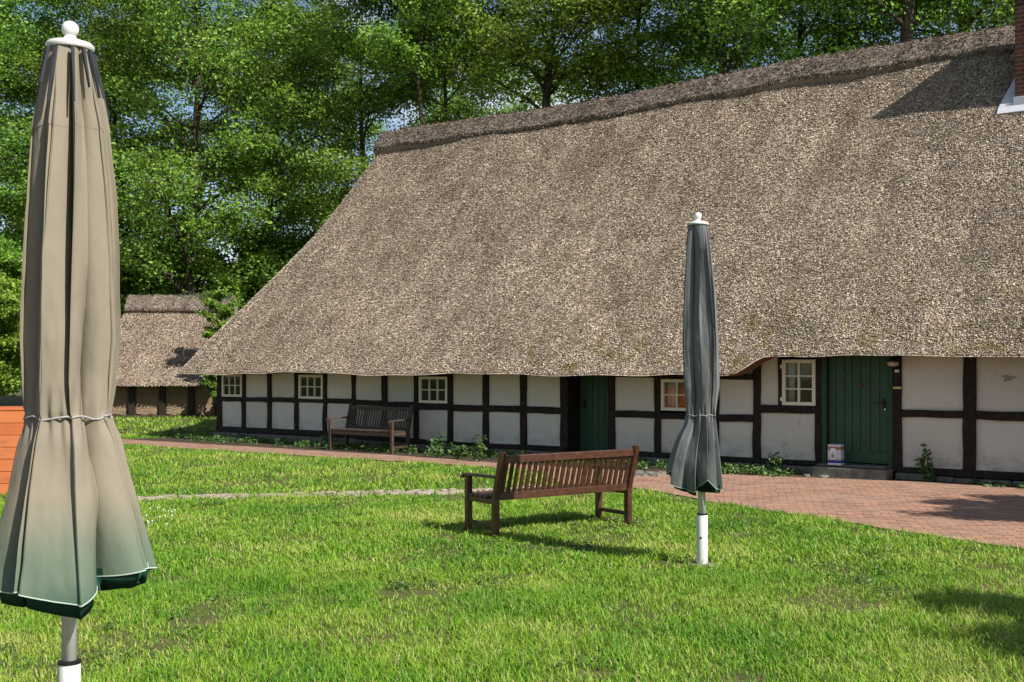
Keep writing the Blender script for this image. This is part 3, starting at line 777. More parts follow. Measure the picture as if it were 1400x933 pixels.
sroof = link('thatched_roof', np_mesh('shed_roof', V, Fq, [M['thatch_shed']]), shed)
rc = MB(); P = []; xx = np.linspace(rL-.1, rR+.12, 40)
for x in xx:
    for q in range(11):
        u = -1+2*q/10; P.append((x, DY+u*.62, zR_+.22-abs(u)**1.3*.62*k2+.03*mnoise.noise(Vector((x*3, u*3, 4)))))
    P.append((x, DY+.45, zR_-.5*k2-.06)); P.append((x, DY-.45, zR_-.5*k2-.06))
fs = [(i*13+k, i*13+(k+1) % 13, (i+1)*13+(k+1) % 13, (i+1)*13+k) for i in range(39) for k in range(13)]
fs += [tuple(range(13)), tuple(39*13+k for k in range(13))[::-1]]
rc.add(P, fs)
def thatch_stems(P, rings, per, nn, mats, ksel, name, parent, base):
    pts = np.array(P).reshape(rings, per, 3)
    ii = rng.integers(0, rings-1, nn); kk = rng.integers(0, ksel, nn); fu = rng.random(nn)[:, None]; fv = rng.random(nn)[:, None]
    Q = (pts[ii,kk]*(1-fu)+pts[ii+1,kk]*fu)*(1-fv)+(pts[ii,kk+1]*(1-fu)+pts[ii+1,kk+1]*fu)*fv
    ne = nn//6; ie = rng.integers(0, rings-1, ne); fe = rng.random(ne)[:, None]; Q = np.concatenate([Q+np.array([0,-.008,.012]), pts[ie,ksel-1 if ksel < 0 else 0]*(1-fe)+pts[ie+1,0]*fe+np.array([0,.01,.0])])
    n2 = len(Q); dr = np.stack([rng.normal(0,1,n2), rng.normal(-.6,.5,n2), rng.normal(-.4,.5,n2)], 1); dr[nn:] = np.stack([rng.normal(0,.5,ne), rng.normal(-.3,.3,ne), np.full(ne,-1.)], 1)
    dr /= np.linalg.norm(dr, axis=1)[:, None]; wv = np.stack([rng.normal(0,1,n2), rng.normal(0,.5,n2), rng.normal(0,.5,n2)], 1); wv /= np.linalg.norm(wv, axis=1)[:, None]
    L = rng.uniform(.04, .12, n2)[:, None]
    SV = np.stack([Q-wv*.007, Q+wv*.007, Q+dr*L+wv*.006, Q+dr*L-wv*.006], 1).reshape(-1, 3)
    quads = np.array([f for f in base.f if len(f) == 4]); mv = np.array(base.v)
    me = np_mesh(name, np.concatenate([mv, SV]), np.concatenate([quads, np.arange(n2*4).reshape(-1,4)+len(mv)]), mats)
    return link(name, me, parent)
thatch_stems(P, 40, 13, 5000, [M['ridge']], 6, 'ridge_cap', sroof, rc)
for q_ in (P[:13], P[-13:][::-1]): e = MB(); e.add(q_, [tuple(range(13))]); e.build('ridge_end', M['ridge'], sroof)
gm = MB()
for k in range(900):
    x = rR - abs(rnd.gauss(0, .75)); 
    if x < rL+.8: continue
    y = DY+rnd.uniform(-.28,.15); z = zR_+.2-abs((y-DY)/.62)**1.3*.62*k2; h_ = rnd.uniform(.04,.14)
    gm.add([(x-.02,y,z),(x+.02,y,z),(x+rnd.uniform(-.05,.05),y-rnd.uniform(0,.05),z+h_)], [(0,1,2)])
gm.build('moss', M['leaf_weed'], sroof)
for px in (80,118,181,222,261,297):
    x = sx(px)
    if px < 110: x = eL+.25
    b = MB(); b.beam((x,0,.0),(x,0,zE+.35),.2,.16,5,.008,(0,1,0)); b.build('timber_post', M['timber'], shed, bevel=.01)
m = NT('woven_wattle'); cx_ = m.co(); X_, Y_, Z_ = m.sep(cx_)
wvv = m.n.new('ShaderNodeTexWave'); wvv.wave_type = 'BANDS'; wvv.bands_direction = 'Z'; wvv.inputs['Scale'].default_value = 9; wvv.inputs['Distortion'].default_value = 3.5
wvv.inputs['Detail'].default_value = 3; wvv.inputs['Detail Scale'].default_value = 2.5; m.l.new(m.co((.5,1,1)), wvv.inputs[0])
m.color(m.mix(m.noise(m.co(), 9, 4), m.ramp(wvv.outputs[1], [(.2,(.04,.03,.02)),(.7,(.62,.46,.29))]), (.36,.26,.16))); m.set(.9,.1); m.bump(wvv.outputs[1], 1, .05); M['wattle'] = m.m
xsl = [eL+.25]+[sx(p) for p in (118,181,222,261,297)]
for i in range(5):
    b = MB(); n = 10; zs_ = 16; P = []
    x0, x1 = xsl[i]+.1, xsl[i+1]-.1
    if x1 - x0 < .1: continue
    for j in range(zs_+1):
        for q in range(n+1): P.append((x0+(x1-x0)*q/n, .03+.025*math.sin(j*math.pi+q*1.3), .06+(zE+.3-.06)*j/zs_))
    b.add(P, [(j*(n+1)+q, j*(n+1)+q+1, (j+1)*(n+1)+q+1, (j+1)*(n+1)+q) for j in range(zs_) for q in range(n)])
    o = b.build('wattle_panel', M['wattle'], shed, smooth=True); sd = o.modifiers.new('thick','SOLIDIFY'); sd.thickness = .04
b = MB(); b.box(eL+.3, eR-.3, 2*DY-.6, 2*DY-.4, 0, zE+.2); b.box(eL+.2, eL+.3, .3, 2*DY-.7, 0, zE+.3); b.box(eR-.3, eR-.2, .3, 2*DY-.7, 0, zE+.3); b.build('back_wall', M['timber'], shed)
b = MB(); b.box(eL+.3, eR-.25, -.1, .15, -.02, .07); b.build('stone_footing', M['bed_soil'], shed, bevel=.02)

# ------------------------------------------------------------------ benches
def make_bench(name, label, wood, mid_posts, group):
    root = empty(name, (0,0,0), 0, label, 'bench', group)
    L, D = 1.80, .56; hx = L/2-.035; tp = .065
    def leg(x, front):
        b = MB()
        if front: b.beam((x, D/2-.04, 0), (x, D/2-.04, .63), .06, .06, 4, 0, (0,1,0))
        else:
            b.beam((x, -D/2+.05, 0), (x, -D/2+.05, .43), .06, .065, 3, 0, (0,1,0)); b.beam((x, -D/2+.048, .425), (x, -D/2-.075, .93), .06, .06, 4, 0, (0,1,0))
            c = Vector((x, -D/2-.078, .935)); b.lathe([(.042,.925),(.044,.94),(.03,.95)], x, -D/2-.077, 4)
        b.build('leg', wood, root, bevel=.006)
    for s in (-1, 1): leg(s*hx, True); leg(s*hx, False)
    for s in (-1, 1):
        b = MB(); P = []
        b.beam((s*hx, -D/2+.0, .66), (s*hx, D/2+.04, .645), .07, .03, 5, 0); b.beam((s*hx, D/2+.02, .628), (s*hx, D/2+.065, .615), .07, .035, 2, 0)
        b.build('armrest', wood, root, bevel=.008)
        b = MB(); b.beam((s*hx, -D/2+.08, .12), (s*hx, D/2-.07, .12), .035, .045, 2, 0); b.build('stretcher', wood, root, bevel=.005); b = MB()
        b.beam((s*hx, -D/2+.08, .385), (s*hx, D/2-.07, .385), .04, .06, 2, 0); b.build('seat_rail', wood, root, bevel=.005)
    b = MB()
    b.box(-hx+.03, hx-.03, D/2-.06, D/2-.02, .335, .415)
    b.build('seat_frame', wood, root, bevel=.005)
    b = MB(); n = 6
    for k in range(n):
        y = -D/2+.09+(D-.09)*k/n; b.box(-hx-.03 if k<n-1 and k>0 else -hx+.032, hx+.03 if k<n-1 and k>0 else hx-.032, y, y+.062, .418, .441)
    b.build('seat', wood, root, bevel=.006)
    def back(z): q = (z-.425)/.505; return -D/2+.048-.123*q
    b = MB(); b.beam((-hx+.03, back(.86), .86), (hx-.03, back(.86), .86), .035, .085, 4, 0); b.build('top_rail', wood, root, bevel=.006)
    b = MB(); b.beam((-hx+.03, back(.445), .445), (hx-.03, back(.445), .445), .035, .085, 4, 0); b.build('lower_rail', wood, root, bevel=.006)
    n = 23; b = MB()
    for k in range(n):
        x = -hx+.03+(2*hx-.06)*(k+.5)/n; wide = .062 if k in mid_posts else .042
        b.beam((x, back(.486), .486), (x, back(.822), .822), wide, .018, 2, .001, (0,1,0))
    b.build('backrest', wood, root, bevel=.003)
    return root
b1 = make_bench('garden_bench', 'reddish brown slatted bench on the lawn, seen from behind', M['bench_wood'], (14,), 'slatted wooden benches')
pa, pb = gp(672,735), gp(862,716); ang = math.atan2(pb[1]-pa[1], pb[0]-pa[0]) + R(1.0)
cx_, cy_ = (pa[0]+pb[0])/2, (pa[1]+pb[1])/2
b1.location = (cx_-math.sin(ang)*.24, cy_+math.cos(ang)*.24, 0); b1.rotation_euler = (0,0,ang); b1.scale = (1,1.08,.915)
b2 = make_bench('garden_bench', 'dark weathered slatted bench in the shade against the farmhouse wall', M['bench_dark'], (5,16), 'slatted wooden benches')
sb, tb_ = xs(494)+.15, 16.12
s_l = ray_t(450, 15.86)[0]
b2.location = W(s_l+.88, 16.12, 0); b2.rotation_euler = (0,0,math.atan2(.6,-.8))

# ------------------------------------------------------------------ closed parasols
def mat_canvas(name, col, fade=None, rough=.8):
    m = NT(name); v = m.co(); x, y, z = m.sep(v)
    n = m.noise(m.co((3,3,1.2)), 1.5, 5, .6); wv_ = m.noise(m.co((90,90,90)), 6, 2)
    c = m.mix(n, tuple(q*.86 for q in col), tuple(q*1.1 for q in col))
    if fade:
        zz = m.math('ADD', z, m.math('MULTIPLY', m.math('SUBTRACT', n, .5), .12))
        for (za, zb, cc, am) in fade:
            mr = m.n.new('ShaderNodeMapRange'); mr.inputs['From Min'].default_value = za; mr.inputs['From Max'].default_value = zb
            m.l.new(zz, mr.inputs[0]); mr.interpolation_type = 'SMOOTHSTEP'
            c = m.mix(m.math('MULTIPLY', m.math('SUBTRACT', 1.0, mr.outputs[0]), am), c, cc)
    st = m.ramp(m.noise(m.co((4,4,1.5)), 3, 5, .7), [(.6,(0,0,0)),(.74,(.3,.3,.3))])
    c = m.mix(st, c, tuple(q*.5 for q in col))
    m.color(c); m.set(rough, .2); m.bump(m.math('ADD', m.noise(m.co((3,3,1.6)), 2.5, 3, .5), m.math('MULTIPLY', wv_, .004)), .3, .04)
    tr = m.n.new('ShaderNodeBsdfTranslucent'); m.l.new(c, tr.inputs[0]); mx = m.n.new('ShaderNodeMixShader'); mx.inputs[0].default_value = .06
    m.l.new(m.b.outputs[0], mx.inputs[1]); m.l.new(tr.outputs[0], mx.inputs[2]); m.l.new(mx.outputs[0], m.out.inputs[0])
    return m.m
def parasol(name, label, base, px_m, cx, prof, creases_up, creases_lo, tie_y, hem_fn, canvas, lining, pole_r, sleeve, top, seam_y=None, cord_mat=None, skew=1.0):
    """prof: list of (pixel row, left x, right x); creases in degrees from the camera-facing side (positive to the right), with depth"""
    X, Y = base
    root = empty(name, (X, Y, 0), math.atan2(-X, Y) if False else 0, label, 'parasol', 'closed garden parasols')
    zof = lambda py: CAMZ-(py-HOR)/px_m
    ys = [p[0] for p in prof]; hw = [(p[2]-p[1])/2/px_m for p in prof]; cxs = [((p[1]+p[2])/2-cx)/px_m for p in prof]
    nz, m_ = 130, 30; tie = tie_y; y0, y1 = ys[0], ys[-1]; na = m_*len(creases_up)
    rp = random.Random(int(px_m)); grid = np.zeros((nz+1, na, 3)); npl = len(creases_up)
    ov = [rp.choice((-1, 1, 1))*rp.uniform(.5, 1.3) for _ in range(npl)]; sk = [rp.uniform(.45, .95) for _ in range(npl)]; zp = [rp.uniform(0, 6.28) for _ in range(npl)]; ph = [rp.uniform(0, 6.28) for _ in range(npl)]; dr_a = [rp.uniform(-7, 7) for _ in range(npl)]
    for i in range(nz+1):
        py = y0+(y1-y0)*i/nz; r0 = np.interp(py, ys, hw); xc = np.interp(py, ys, cxs)
        ml = 1/(1+math.exp(-(py-tie)/7.0)); uu = (py-y0)/(tie-y0) if py < tie else (py-tie)/(y1-tie)
        amp = np.interp(py, [y0, y0+(tie-y0)*.15, tie-(tie-y0)*.12, tie, tie+(y1-tie)*.25, y1], [.3, .85, 1.1, .6, 1.0, 1.1])
        ang = []; dep = []
        for k in range(npl):
            au, du = creases_up[k]; al, dl = creases_lo[k]
            wob = dr_a[k]*math.sin(uu*2.4+ph[k])*(1-ml)
            ang.append(au*(1-ml)+al*ml+wob); dep.append((du*(1-ml)+dl*ml)*amp*1.25*(1+.45*math.sin(uu*5+zp[k])))
        for k in range(npl):
            a0, a1_ = ang[k], ang[(k+1) % npl]+(360 if k == npl-1 else 0); d0, d1 = dep[k], dep[(k+1) % npl]; wdt = a1_-a0
            for j in range(m_):
                u = j/m_; o_ = ov[k]*min(1, amp)*(1-.7*ml)*(.3+.7*abs(math.sin(uu*2.2+ph[k])))
                q = u if o_ > 0 else 1-u; ck_ = .86
                sh = abs(o_)*6*q**3*(1-q)*.8; ph_ = a0+wdt*(u+(sh if o_ > 0 else -sh))
                blg = (q/ck_)**sk[k] if q < ck_ else math.sqrt(max(0, 1-((q-ck_)/(1-ck_))**2))
                r = r0*(1-(d0*(1-u)+d1*u)*(1-blg)); th = math.radians(ph_)
                r += r0*.030*mnoise.noise(Vector((math.cos(th)*2.6, math.sin(th)*2.6, py/((y1-y0)*.13))))
                r += r0*.012*mnoise.noise(Vector((math.cos(th)*7, math.sin(th)*7, py/((y1-y0)*.05))))
                r += r0*.035*math.sin(23*th+ph[k])*math.exp(-((py-tie)/((y1-y0)*.045))**2)
                drop = hem_fn((ph_+180) % 360-180)*max(0, (py-tie)/(y1-tie))**1.5
                grid[i, k*m_+j] = (xc+r*math.sin(th), -r*math.cos(th), zof(py)-drop)
    def gridmesh(G, nm, mat, inv=False, solid=.004):
        b = MB(); n0, n1 = G.shape[:2]; b.v = [tuple(p) for p in G.reshape(-1,3)]
        for i in range(n0-1):
            for k in range(n1):
                q = (i*n1+k, (i+1)*n1+k, (i+1)*n1+(k+1) % n1, i*n1+(k+1) % n1); b.f.append(q[::-1] if inv else q); b.m.append(0)
        o = b.build(nm, mat, root, smooth=True)
        return o
    canopy = gridmesh(grid, 'canopy', canvas)
    k0 = nz-2
    gi = grid[k0:].copy(); cxy = gi[:, :, :2].mean(axis=1, keepdims=True); gi[:, :, :2] = cxy+(gi[:, :, :2]-cxy)*.90
    ext = gi[-1:].copy(); ext[:, :, 2] -= lining[1]; ext[:, :, :2] = cxy[-1:]+(ext[:, :, :2]-cxy[-1:])*.95; gi = np.concatenate([gi, ext])
    ext2 = ext.copy(); ext2[:, :, :2] = cxy[-1:]+(ext2[:, :, :2]-cxy[-1:])*.4; ext2[:, :, 2] += .10; gi = np.concatenate([gi, ext2])
    gridmesh(gi, 'lining', lining[0], True)
    pp = MB(); pp.tube([tuple(p) for p in grid[-1]], .0026, 6, closed=True); pp.build('piping', M['piping'], canopy, smooth=True)
    ti = int(round(nz*(tie-y0)/(y1-y0))); ring = grid[ti].copy(); c2 = ring[:, :2].mean(0)
    rr = np.linalg.norm(ring[:, :2]-c2, axis=1); kern = np.ones(41)/41; rs = np.maximum(rr*.97, np.convolve(np.r_[rr[-20:], rr, rr[:20]], kern, 'valid'))+.004
    ring[:, :2] = c2+(ring[:, :2]-c2)/rr[:, None]*rs[:, None]; ring[:, 2] += .006*np.sin(np.arange(na)*.11)
    t_ = MB(); t_.tube([tuple(p) for p in ring[::3]], .004, 6, closed=True); t_.build('tie_cord', cord_mat or M['cord'], root, smooth=True)
    if seam_y:                               # stitched hem of the upper vent panel
        si = int(nz*(seam_y-y0)/(y1-y0)); q = grid[:si+1].copy(); c3 = q[:, :, :2].mean(axis=1, keepdims=True); q[:, :, :2] = c3+(q[:, :, :2]-c3)*np.linspace(1.0, 1.03, si+1)[:, None, None]
        q[-1, :, 2] -= .012*np.abs(np.sin(np.arange(na)*math.pi/m_))
        v_ = gridmesh(q, 'vent_panel', canvas)
        for k in range(npl):                 # thin dark strips drawn as the slits between the vent flaps
            k_ = k*m_+rp.randint(-2, 2); L_ = rp.uniform(.45, .8)*si; n_w = 8; P = []; wb = MB()
            for j in range(n_w+1):
                p = grid[int(1+L_*j/n_w), k_ % na]; c_ = grid[int(1+L_*j/n_w)].mean(0); d_ = p-c_; d_[2] = 0; r_w = np.linalg.norm(grid[int(1+L_*j/n_w)]-c_, axis=1).max(); d_ /= np.linalg.norm(d_)
                t_w = np.array([-d_[1], d_[0], 0]); w_ = .006*(1-.75*j/n_w); o_w = c_+d_*r_w*.975; o_w[2] = p[2]
                P += [tuple(o_w-t_w*w_), tuple(o_w+t_w*w_), tuple(o_w+t_w*w_-d_*.01), tuple(o_w-t_w*w_-d_*.01)]
            fs = [(0,1,2,3), tuple(n_w*4+q for q in (3,2,1,0))]+[(j*4+q, (j+1)*4+q, (j+1)*4+(q+1) % 4, j*4+(q+1) % 4) for j in range(n_w) for q in range(4)]
            wb.add(P, fs); wb.build('slit_strip', M['slit_strip'], v_)
    # pole, sleeve, top disc and finial
    b = MB(); b.tube([(0,0,sleeve[1]-.1), (cxs[0]*.5, 0, 1.6), (cxs[0], 0, zof(y0)-.02)], pole_r, 20); b.build('pole', M['white_paint'], root, smooth=True)
    b = MB(); b.lathe([(sleeve[0]*.97, 0), (sleeve[0], .01), (sleeve[0], sleeve[1]-.01), (sleeve[0]*.93, sleeve[1])], n=28); so_ = b.build('sleeve', M['white_paint'], root, smooth=True)
    so_.modifiers.new('e','EDGE_SPLIT').split_angle = R(40)
    b = MB(); b.lathe([(sleeve[0]+.002, sleeve[1]-.004), (sleeve[0]+.002, sleeve[1]+.003), (pole_r+.002, sleeve[1]+.008)], n=24); b.build('collar', M['iron'], so_)
    b = MB(); z = zof(y0); dr_, db_ = top
    b.lathe([(dr_*1.02, z-.008), (dr_*1.07, z-.002), (dr_*1.07, z+.008), (dr_*1.0, z+.014), (db_*1.3, z+.018), (db_*1.1, z+.027), (db_*.75, z+.034), (db_*.6, z+.044)], cxs[0], 0, 32); fo = b.build('top_cap', M['white_paint'], root, smooth=True)
    fo.modifiers.new('e','EDGE_SPLIT').split_angle = R(50)
    b = MB(); zc = z+.040+db_*.85
    b.lathe([(max(.001, db_*math.sin(q/14*math.pi)), zc-db_*math.cos(q/14*math.pi)) for q in range(15)], cxs[0], 0, 24); b.build('finial', M['white_paint'], fo, smooth=True)
    for zz_ in (sleeve[1]*.55,):
        b = MB(); b.tube([(-.02, -sleeve[0]-.006, zz_), (-.02, -sleeve[0]+.01, zz_)], .009, 10); b.build('bolt', M['iron'], so_)
    return root, zof
# near, sun-bleached
cv1 = mat_canvas('bleached_canvas', (.225,.195,.145), [(1.02,1.30,(.105,.15,.105),.92),(.88,1.02,(.03,.085,.06),.75)])
ln1 = mat_canvas('green_lining', (.012,.055,.035))
prof1 = [(66,68,124),(90,63,129),(120,58,136),(180,48,148),(250,42,155),(350,36,160),(466,33,161),(530,35,156),(555,37,152),(568,38,150),(580,37,153),(600,31,161),(650,21,173),(700,11,187),(750,2,201),(786,-4,211)]
def sortc(c): return sorted([((a % 360), d) for a, d in c])
cu = sortc([(-66,.22),(-40,.40),(-15,.50),(26,.46),(50,.40),(74,.22),(112,.3),(150,.3),(200,.3),(245,.3)])
cl = sortc([(-62,.25),(-36,.30),(-21,.62),(24,.10),(55,.45),(78,.2),(112,.3),(150,.3),(200,.35),(245,.3)])
hem1 = lambda a: -.028+float(np.interp(a, [-180,-120,-90,-62,-40,-24,-10,5,25,45,60,90,130,180], [.06,.05,.03,.05,.06,.035,.055,.07,.085,.045,.02,-.015,.05,.06]))
Y1 = 3.80
parasol('closed_parasol', 'large closed parasol near the camera with bleached beige cloth fading to green at its hem', ((95-700)/F*Y1, Y1), F/Y1, 95,
        prof1, cu, cl, 568, hem1, cv1, (ln1, .05), .026, (.037, CAMZ-(905-HOR)/F*Y1), (.074, .029), seam_y=180, skew=.85)
# far, dark grey
cv2 = mat_canvas('grey_canvas', (.14,.142,.144), [(1.0,1.3,(.085,.10,.088),.5)], .6)
ln2 = mat_canvas('dark_green_lining', (.012,.035,.022))
Y2 = F*CAMZ/(773-HOR)
prof2 = [(307,941,967),(318,939.5,969),(340,937.5,973),(400,934,980),(470,931,985),(530,933,985),(555,936,981),(568,938,979),(580,935,981),(600,925,984),(625,916,987),(645,911,989),(660,910,991)]
cu2 = sortc([(-64,.36),(-42,.42),(-12,.26),(14,.50),(32,.46),(50,.40),(68,.3),(100,.3),(150,.35),(200,.3),(245,.3)])
cl2 = sortc([(-66,.36),(-40,.25),(-8,.55),(17,.62),(36,.3),(56,.48),(74,.30),(110,.4),(150,.35),(200,.4),(245,.35)])
hem2 = lambda a: float(np.interp(a, [-180,-120,-90,-66,-34,-10,6,18,34,60,90,130,180], [.0,-.05,-.10,.0,.05,.06,.0,-.06,.03,.05,.05,.0,.0]))
parasol('closed_parasol', 'slim closed dark grey parasol on a white post beyond the bench', ((960-700)/F*Y2, Y2), F/Y2, 960,
        prof2, cu2, cl2, 568, hem2, cv2, (ln2, .03), .034, (.047, CAMZ-(703-HOR)/F*Y2), (.088, .034), cord_mat=M['cord'], skew=.85)
gb = MB(); gb.box(-.11,.11,-.11,.11,-.02,.016); o = gb.build('ground_socket', M['stone'], bevel=.006); o.location = ((960-700)/F*Y2, Y2, 0); o.rotation_euler = (0,0,.5)
tag(o, 'square grey ground plate under the post of the dark parasol', 'plate')

# ------------------------------------------------------------------ orange boards at the left edge
Yo = F*CAMZ/(680-HOR); xo = (42-700)/F*Yo
pw = empty('plank_box', (xo-1.0, Yo, 0), R(4), 'orange stained box of horizontal boards standing behind the near parasol', 'wooden box')
zt = CAMZ-(562-HOR)/F*Yo; nb = 7
for k in range(nb):
    b = MB(); z0 = .02+(zt-.02)*k/nb; z1 = .02+(zt-.02)*(k+1)/nb-.006; j = rnd.uniform(0, .006)
    b.box(-1.15, 1.0, -.03+j, .02+j, z0, z1); b.box(-1.15, 1.0, .8, .85, z0, z1)
    b.box(.95+j, 1.0+j, .022+j, .798, z0, z1); b.box(-1.15-j, -1.1-j, .022+j, .798, z0, z1); b.build('board', M['orange_wood'], pw, bevel=.004)
b = MB(); b.box(-1.17, 1.02, -.035, .86, zt+.002, zt+.03); b.build('lid', M['orange_wood'], pw, bevel=.005)

# ------------------------------------------------------------------ parcel on the doorstep
pz = zs-.028; (s0, _), (s1, _) = wp(1133.5,632,T0-.3), wp(1151,632,T0-.3)
par = empty('parcel', W((s0+s1)/2, T0-.28, pz+.002+.03), math.atan2(-.6,.8)+R(4), 'white, blue and brown cardboard parcel left on the doorstep of the green door', 'parcel')
hw, hd, hh = (s1-s0)/2, .085, wp(1140,608,T0-.3)[1]-pz-.03
mp_white = mat_plain('parcel_white', (.55,.56,.60), .6, .2, var=.06); mp_brown = mat_plain('parcel_brown', (.30,.17,.09), .7, .2, var=.1); mp_blue = mat_plain('parcel_blue', (.03,.05,.24), .6, .2)
b = MB(); b.box(-hw,hw,-hd,hd,0,hh); b.build('carton', mp_white, par, bevel=.003)
def wrap(z0, z1, mat, nm):
    b = MB(); e_ = .002; b.box(-hw-e_, hw+e_, -hd-e_, hd+e_, z0, z1); b.build(nm, mat, par)
wrap(hh*.10, hh*.24, mp_blue, 'blue_band'); wrap(hh*.74, hh*.90, mp_brown, 'brown_band'); wrap(hh*.24+.002, hh*.34, mat_plain('parcel_tan',(.5,.40,.33),.6,.2), 'tan_band')
b = MB(); b.box(-.02-.035, -.02+.04, -hd-.006, -hd-.0032, hh*.30, hh*.82); lb = b.build('address_label', mat_plain('paper', (.8,.8,.8), .6, .2, var=.03), par)
b = MB()
for k in range(4): b.box(-.045, .01-.012*(k % 2), -hd-.0075, -hd-.0061, hh*(.36+.05*k), hh*(.36+.05*k)+.01)
b.add([(-.03,-hd-.0075,hh*.60),(0,-hd-.0075,hh*.60),(-.015,-hd-.0075,hh*.67),(-.03,-hd-.0062,hh*.60),(0,-hd-.0062,hh*.60),(-.015,-hd-.0062,hh*.67)], [(0,1,2),(3,5,4),(0,3,4,1),(1,4,5,2),(2,5,3,0)])
b.build('print', mat_plain('ink', (.02,.02,.03), .6, .2), lb)

# ------------------------------------------------------------------ trees
def frame_leaves(P, size, rr, up=.75):
    n = len(P)
    nrm = np.stack([rr.normal(0, 1-up+.12, n), rr.normal(0, 1-up+.12, n), np.full(n, up)], 1); nrm /= np.linalg.norm(nrm, axis=1)[:, None]
    a = rr.uniform(0, 2*math.pi, n); t = np.stack([np.cos(a), np.sin(a), np.zeros(n)], 1)
    t -= nrm*(t*nrm).sum(1)[:, None]; t /= np.linalg.norm(t, axis=1)[:, None]; bt = np.cross(nrm, t)
    s = (size*rr.uniform(.65, 1.35, n))[:, None]
    V = np.stack([P-t*s*.5, P+bt*s*.30, P+t*s*.55, P-bt*s*.30], 1).reshape(-1, 3)
    return V, np.arange(n*4).reshape(-1, 4)
def tree_mesh(seed, Ht, r0, cb, cr, nl, lean=(0,0), leaf=.15, spray=42, mat='leaf_a', fork=False):
    rr = np.random.default_rng(seed); rd = random.Random(seed)
    tk = MB(); top = Ht*.93; path = []; x = y = 0
    for i in range(13):
        u = i/12; path.append(Vector((lean[0]*u*u+x, lean[1]*u*u+y, top*u))); x += rd.uniform(-.12,.12)*Ht/16; y += rd.uniform(-.12,.12)*Ht/16
    tk.tube([path[0]-Vector((0,0,.2))]+path, [r0*1.5]+[r0*(1.25 if i == 0 else 1)*(1-.88*(i/12)) for i in range(13)], 10)
    def at(z): 
        u = max(0, min(.999, z/top))*12; i = int(u); return path[i].lerp(path[i+1], u-i), r0*(1-.88*u/12)
    pts = []
    for k in range(nl):
        u = min(1, max(0, (k+rd.uniform(-.8,1.8))/nl)); z = cb+(Ht*.95-cb)*u; p, r = at(z); az = k*2.399+rd.uniform(-.5,.5)
        prof = math.sin(math.pi*min(1, (u*.86+.2)))**.8; L = cr*(.55+.5*prof)*rd.uniform(.75,1.1)
        rise = rd.uniform(.45,1.25)+.35*u; d = Vector((math.cos(az), math.sin(az), 0)); seg = [p]; n = 6
        for j in range(1, n+1):
            q = j/n; seg.append(p+d*L*q+Vector((0,0,L*rise*(q-.45*q*q)))+Vector((rd.uniform(-.12,.12), rd.uniform(-.12,.12), rd.uniform(-.1,.1)))*L*.25)
        tk.tube(seg, [max(.012, r*.45*(1-.85*j/n)) for j in range(n+1)], 6)
        for j in range(1, n+1):
            for q in range(2 if j > 1 else 1):
                for sgn in (-1, 1):
                    sd = Vector((-d.y, d.x, 0))*sgn+d*rd.uniform(.2,.9); sd.normalize()
                    l2 = L*.42*(1-.45*j/n)*rd.uniform(.6,1.2); tip = seg[j]+sd*l2+Vector((0,0,l2*rd.uniform(-.2,.35)))
                    tk.tube([seg[j], seg[j].lerp(tip,.5)+Vector((0,0,.05*l2)), tip], [r*.10+.01,.012,.006], 4)
                    for f in (.35,.7,1.0): pts.append(seg[j].lerp(tip, f))
        pts.append(seg[-1])
    pts = np.array([tuple(p) for p in pts]); m_ = rr.integers(int(spray*.5), int(spray*1.5), len(pts)); idx = np.repeat(np.arange(len(pts)), m_)
    N = len(idx); rad = rr.uniform(.3, .75, len(pts))[idx]*cr*.24
    a = rr.uniform(0, 6.283, N); q = np.sqrt(rr.random(N))*rad
    off = np.stack([np.cos(a)*q, np.sin(a)*q, rr.normal(0, .34, N)*rad+rr.normal(0, .35, len(pts))[idx]*q], 1)
    V, Q = frame_leaves(pts[idx]+off, np.full(N, leaf), rr, .33)
    tm = bpy.data.meshes.new('trunk'); tm.from_pydata(tk.v, [], tk.f); tm.materials.append(M['bark'])
    tm.polygons.foreach_set('use_smooth', [True]*len(tk.f)); tm.update()
    return tm, np_mesh('crown', V, Q, [M[mat]])
KINDS = {
 'tall':  [tree_mesh(21, 20, .26, 4.5, 4.6, 34, leaf=.135, spray=26), tree_mesh(22, 21, .22, 5.5, 4.2, 34, (.8,0), leaf=.13, spray=26, mat='leaf_b'), tree_mesh(23, 19, .30, 3.8, 5.0, 36, (-.6,0), leaf=.135, spray=26)],
 'slim':  [tree_mesh(31, 21, .19, 12.5, 3.2, 22, (1.4,0), leaf=.12, spray=24, mat='leaf_b'), tree_mesh(32, 20, .16, 11.5, 3.0, 22, (-.4,.3), leaf=.12, spray=24)],
 'old':   [tree_mesh(51, 23, .42, 12.6, 5.0, 34, (.5,0), leaf=.135, spray=26), tree_mesh(52, 22, .34, 11.5, 4.6, 32, (-.5,.2), leaf=.13, spray=26, mat='leaf_b')],
 'sapling': [tree_mesh(43, 4.5, .035, .5, .8, 22, leaf=.10, spray=8, mat='leaf_a')],
 'bush':  [tree_mesh(41, 4.6, .06, .3, 2.1, 20, leaf=.12, spray=34, mat='leaf_b'), tree_mesh(42, 6.0, .07, .4, 2.4, 24, leaf=.13, spray=34)],
}
def tree(kind, i, px, Y, scale, rz, label, cat='tree', group='trees behind the farmhouse'):
    tm, cm = KINDS[kind][i]
    o = empty({'tall':'beech_tree','old':'old_beech_tree','sapling':'sapling','slim':'slender_tree','bush':'leafy_bush'}[kind], ((px-700)/F*Y, Y, 0), rz, label, cat, group)
    o.scale = scale if isinstance(scale, tuple) else (scale,)*3
    link('trunk', tm, o); link('crown', cm, o); return o
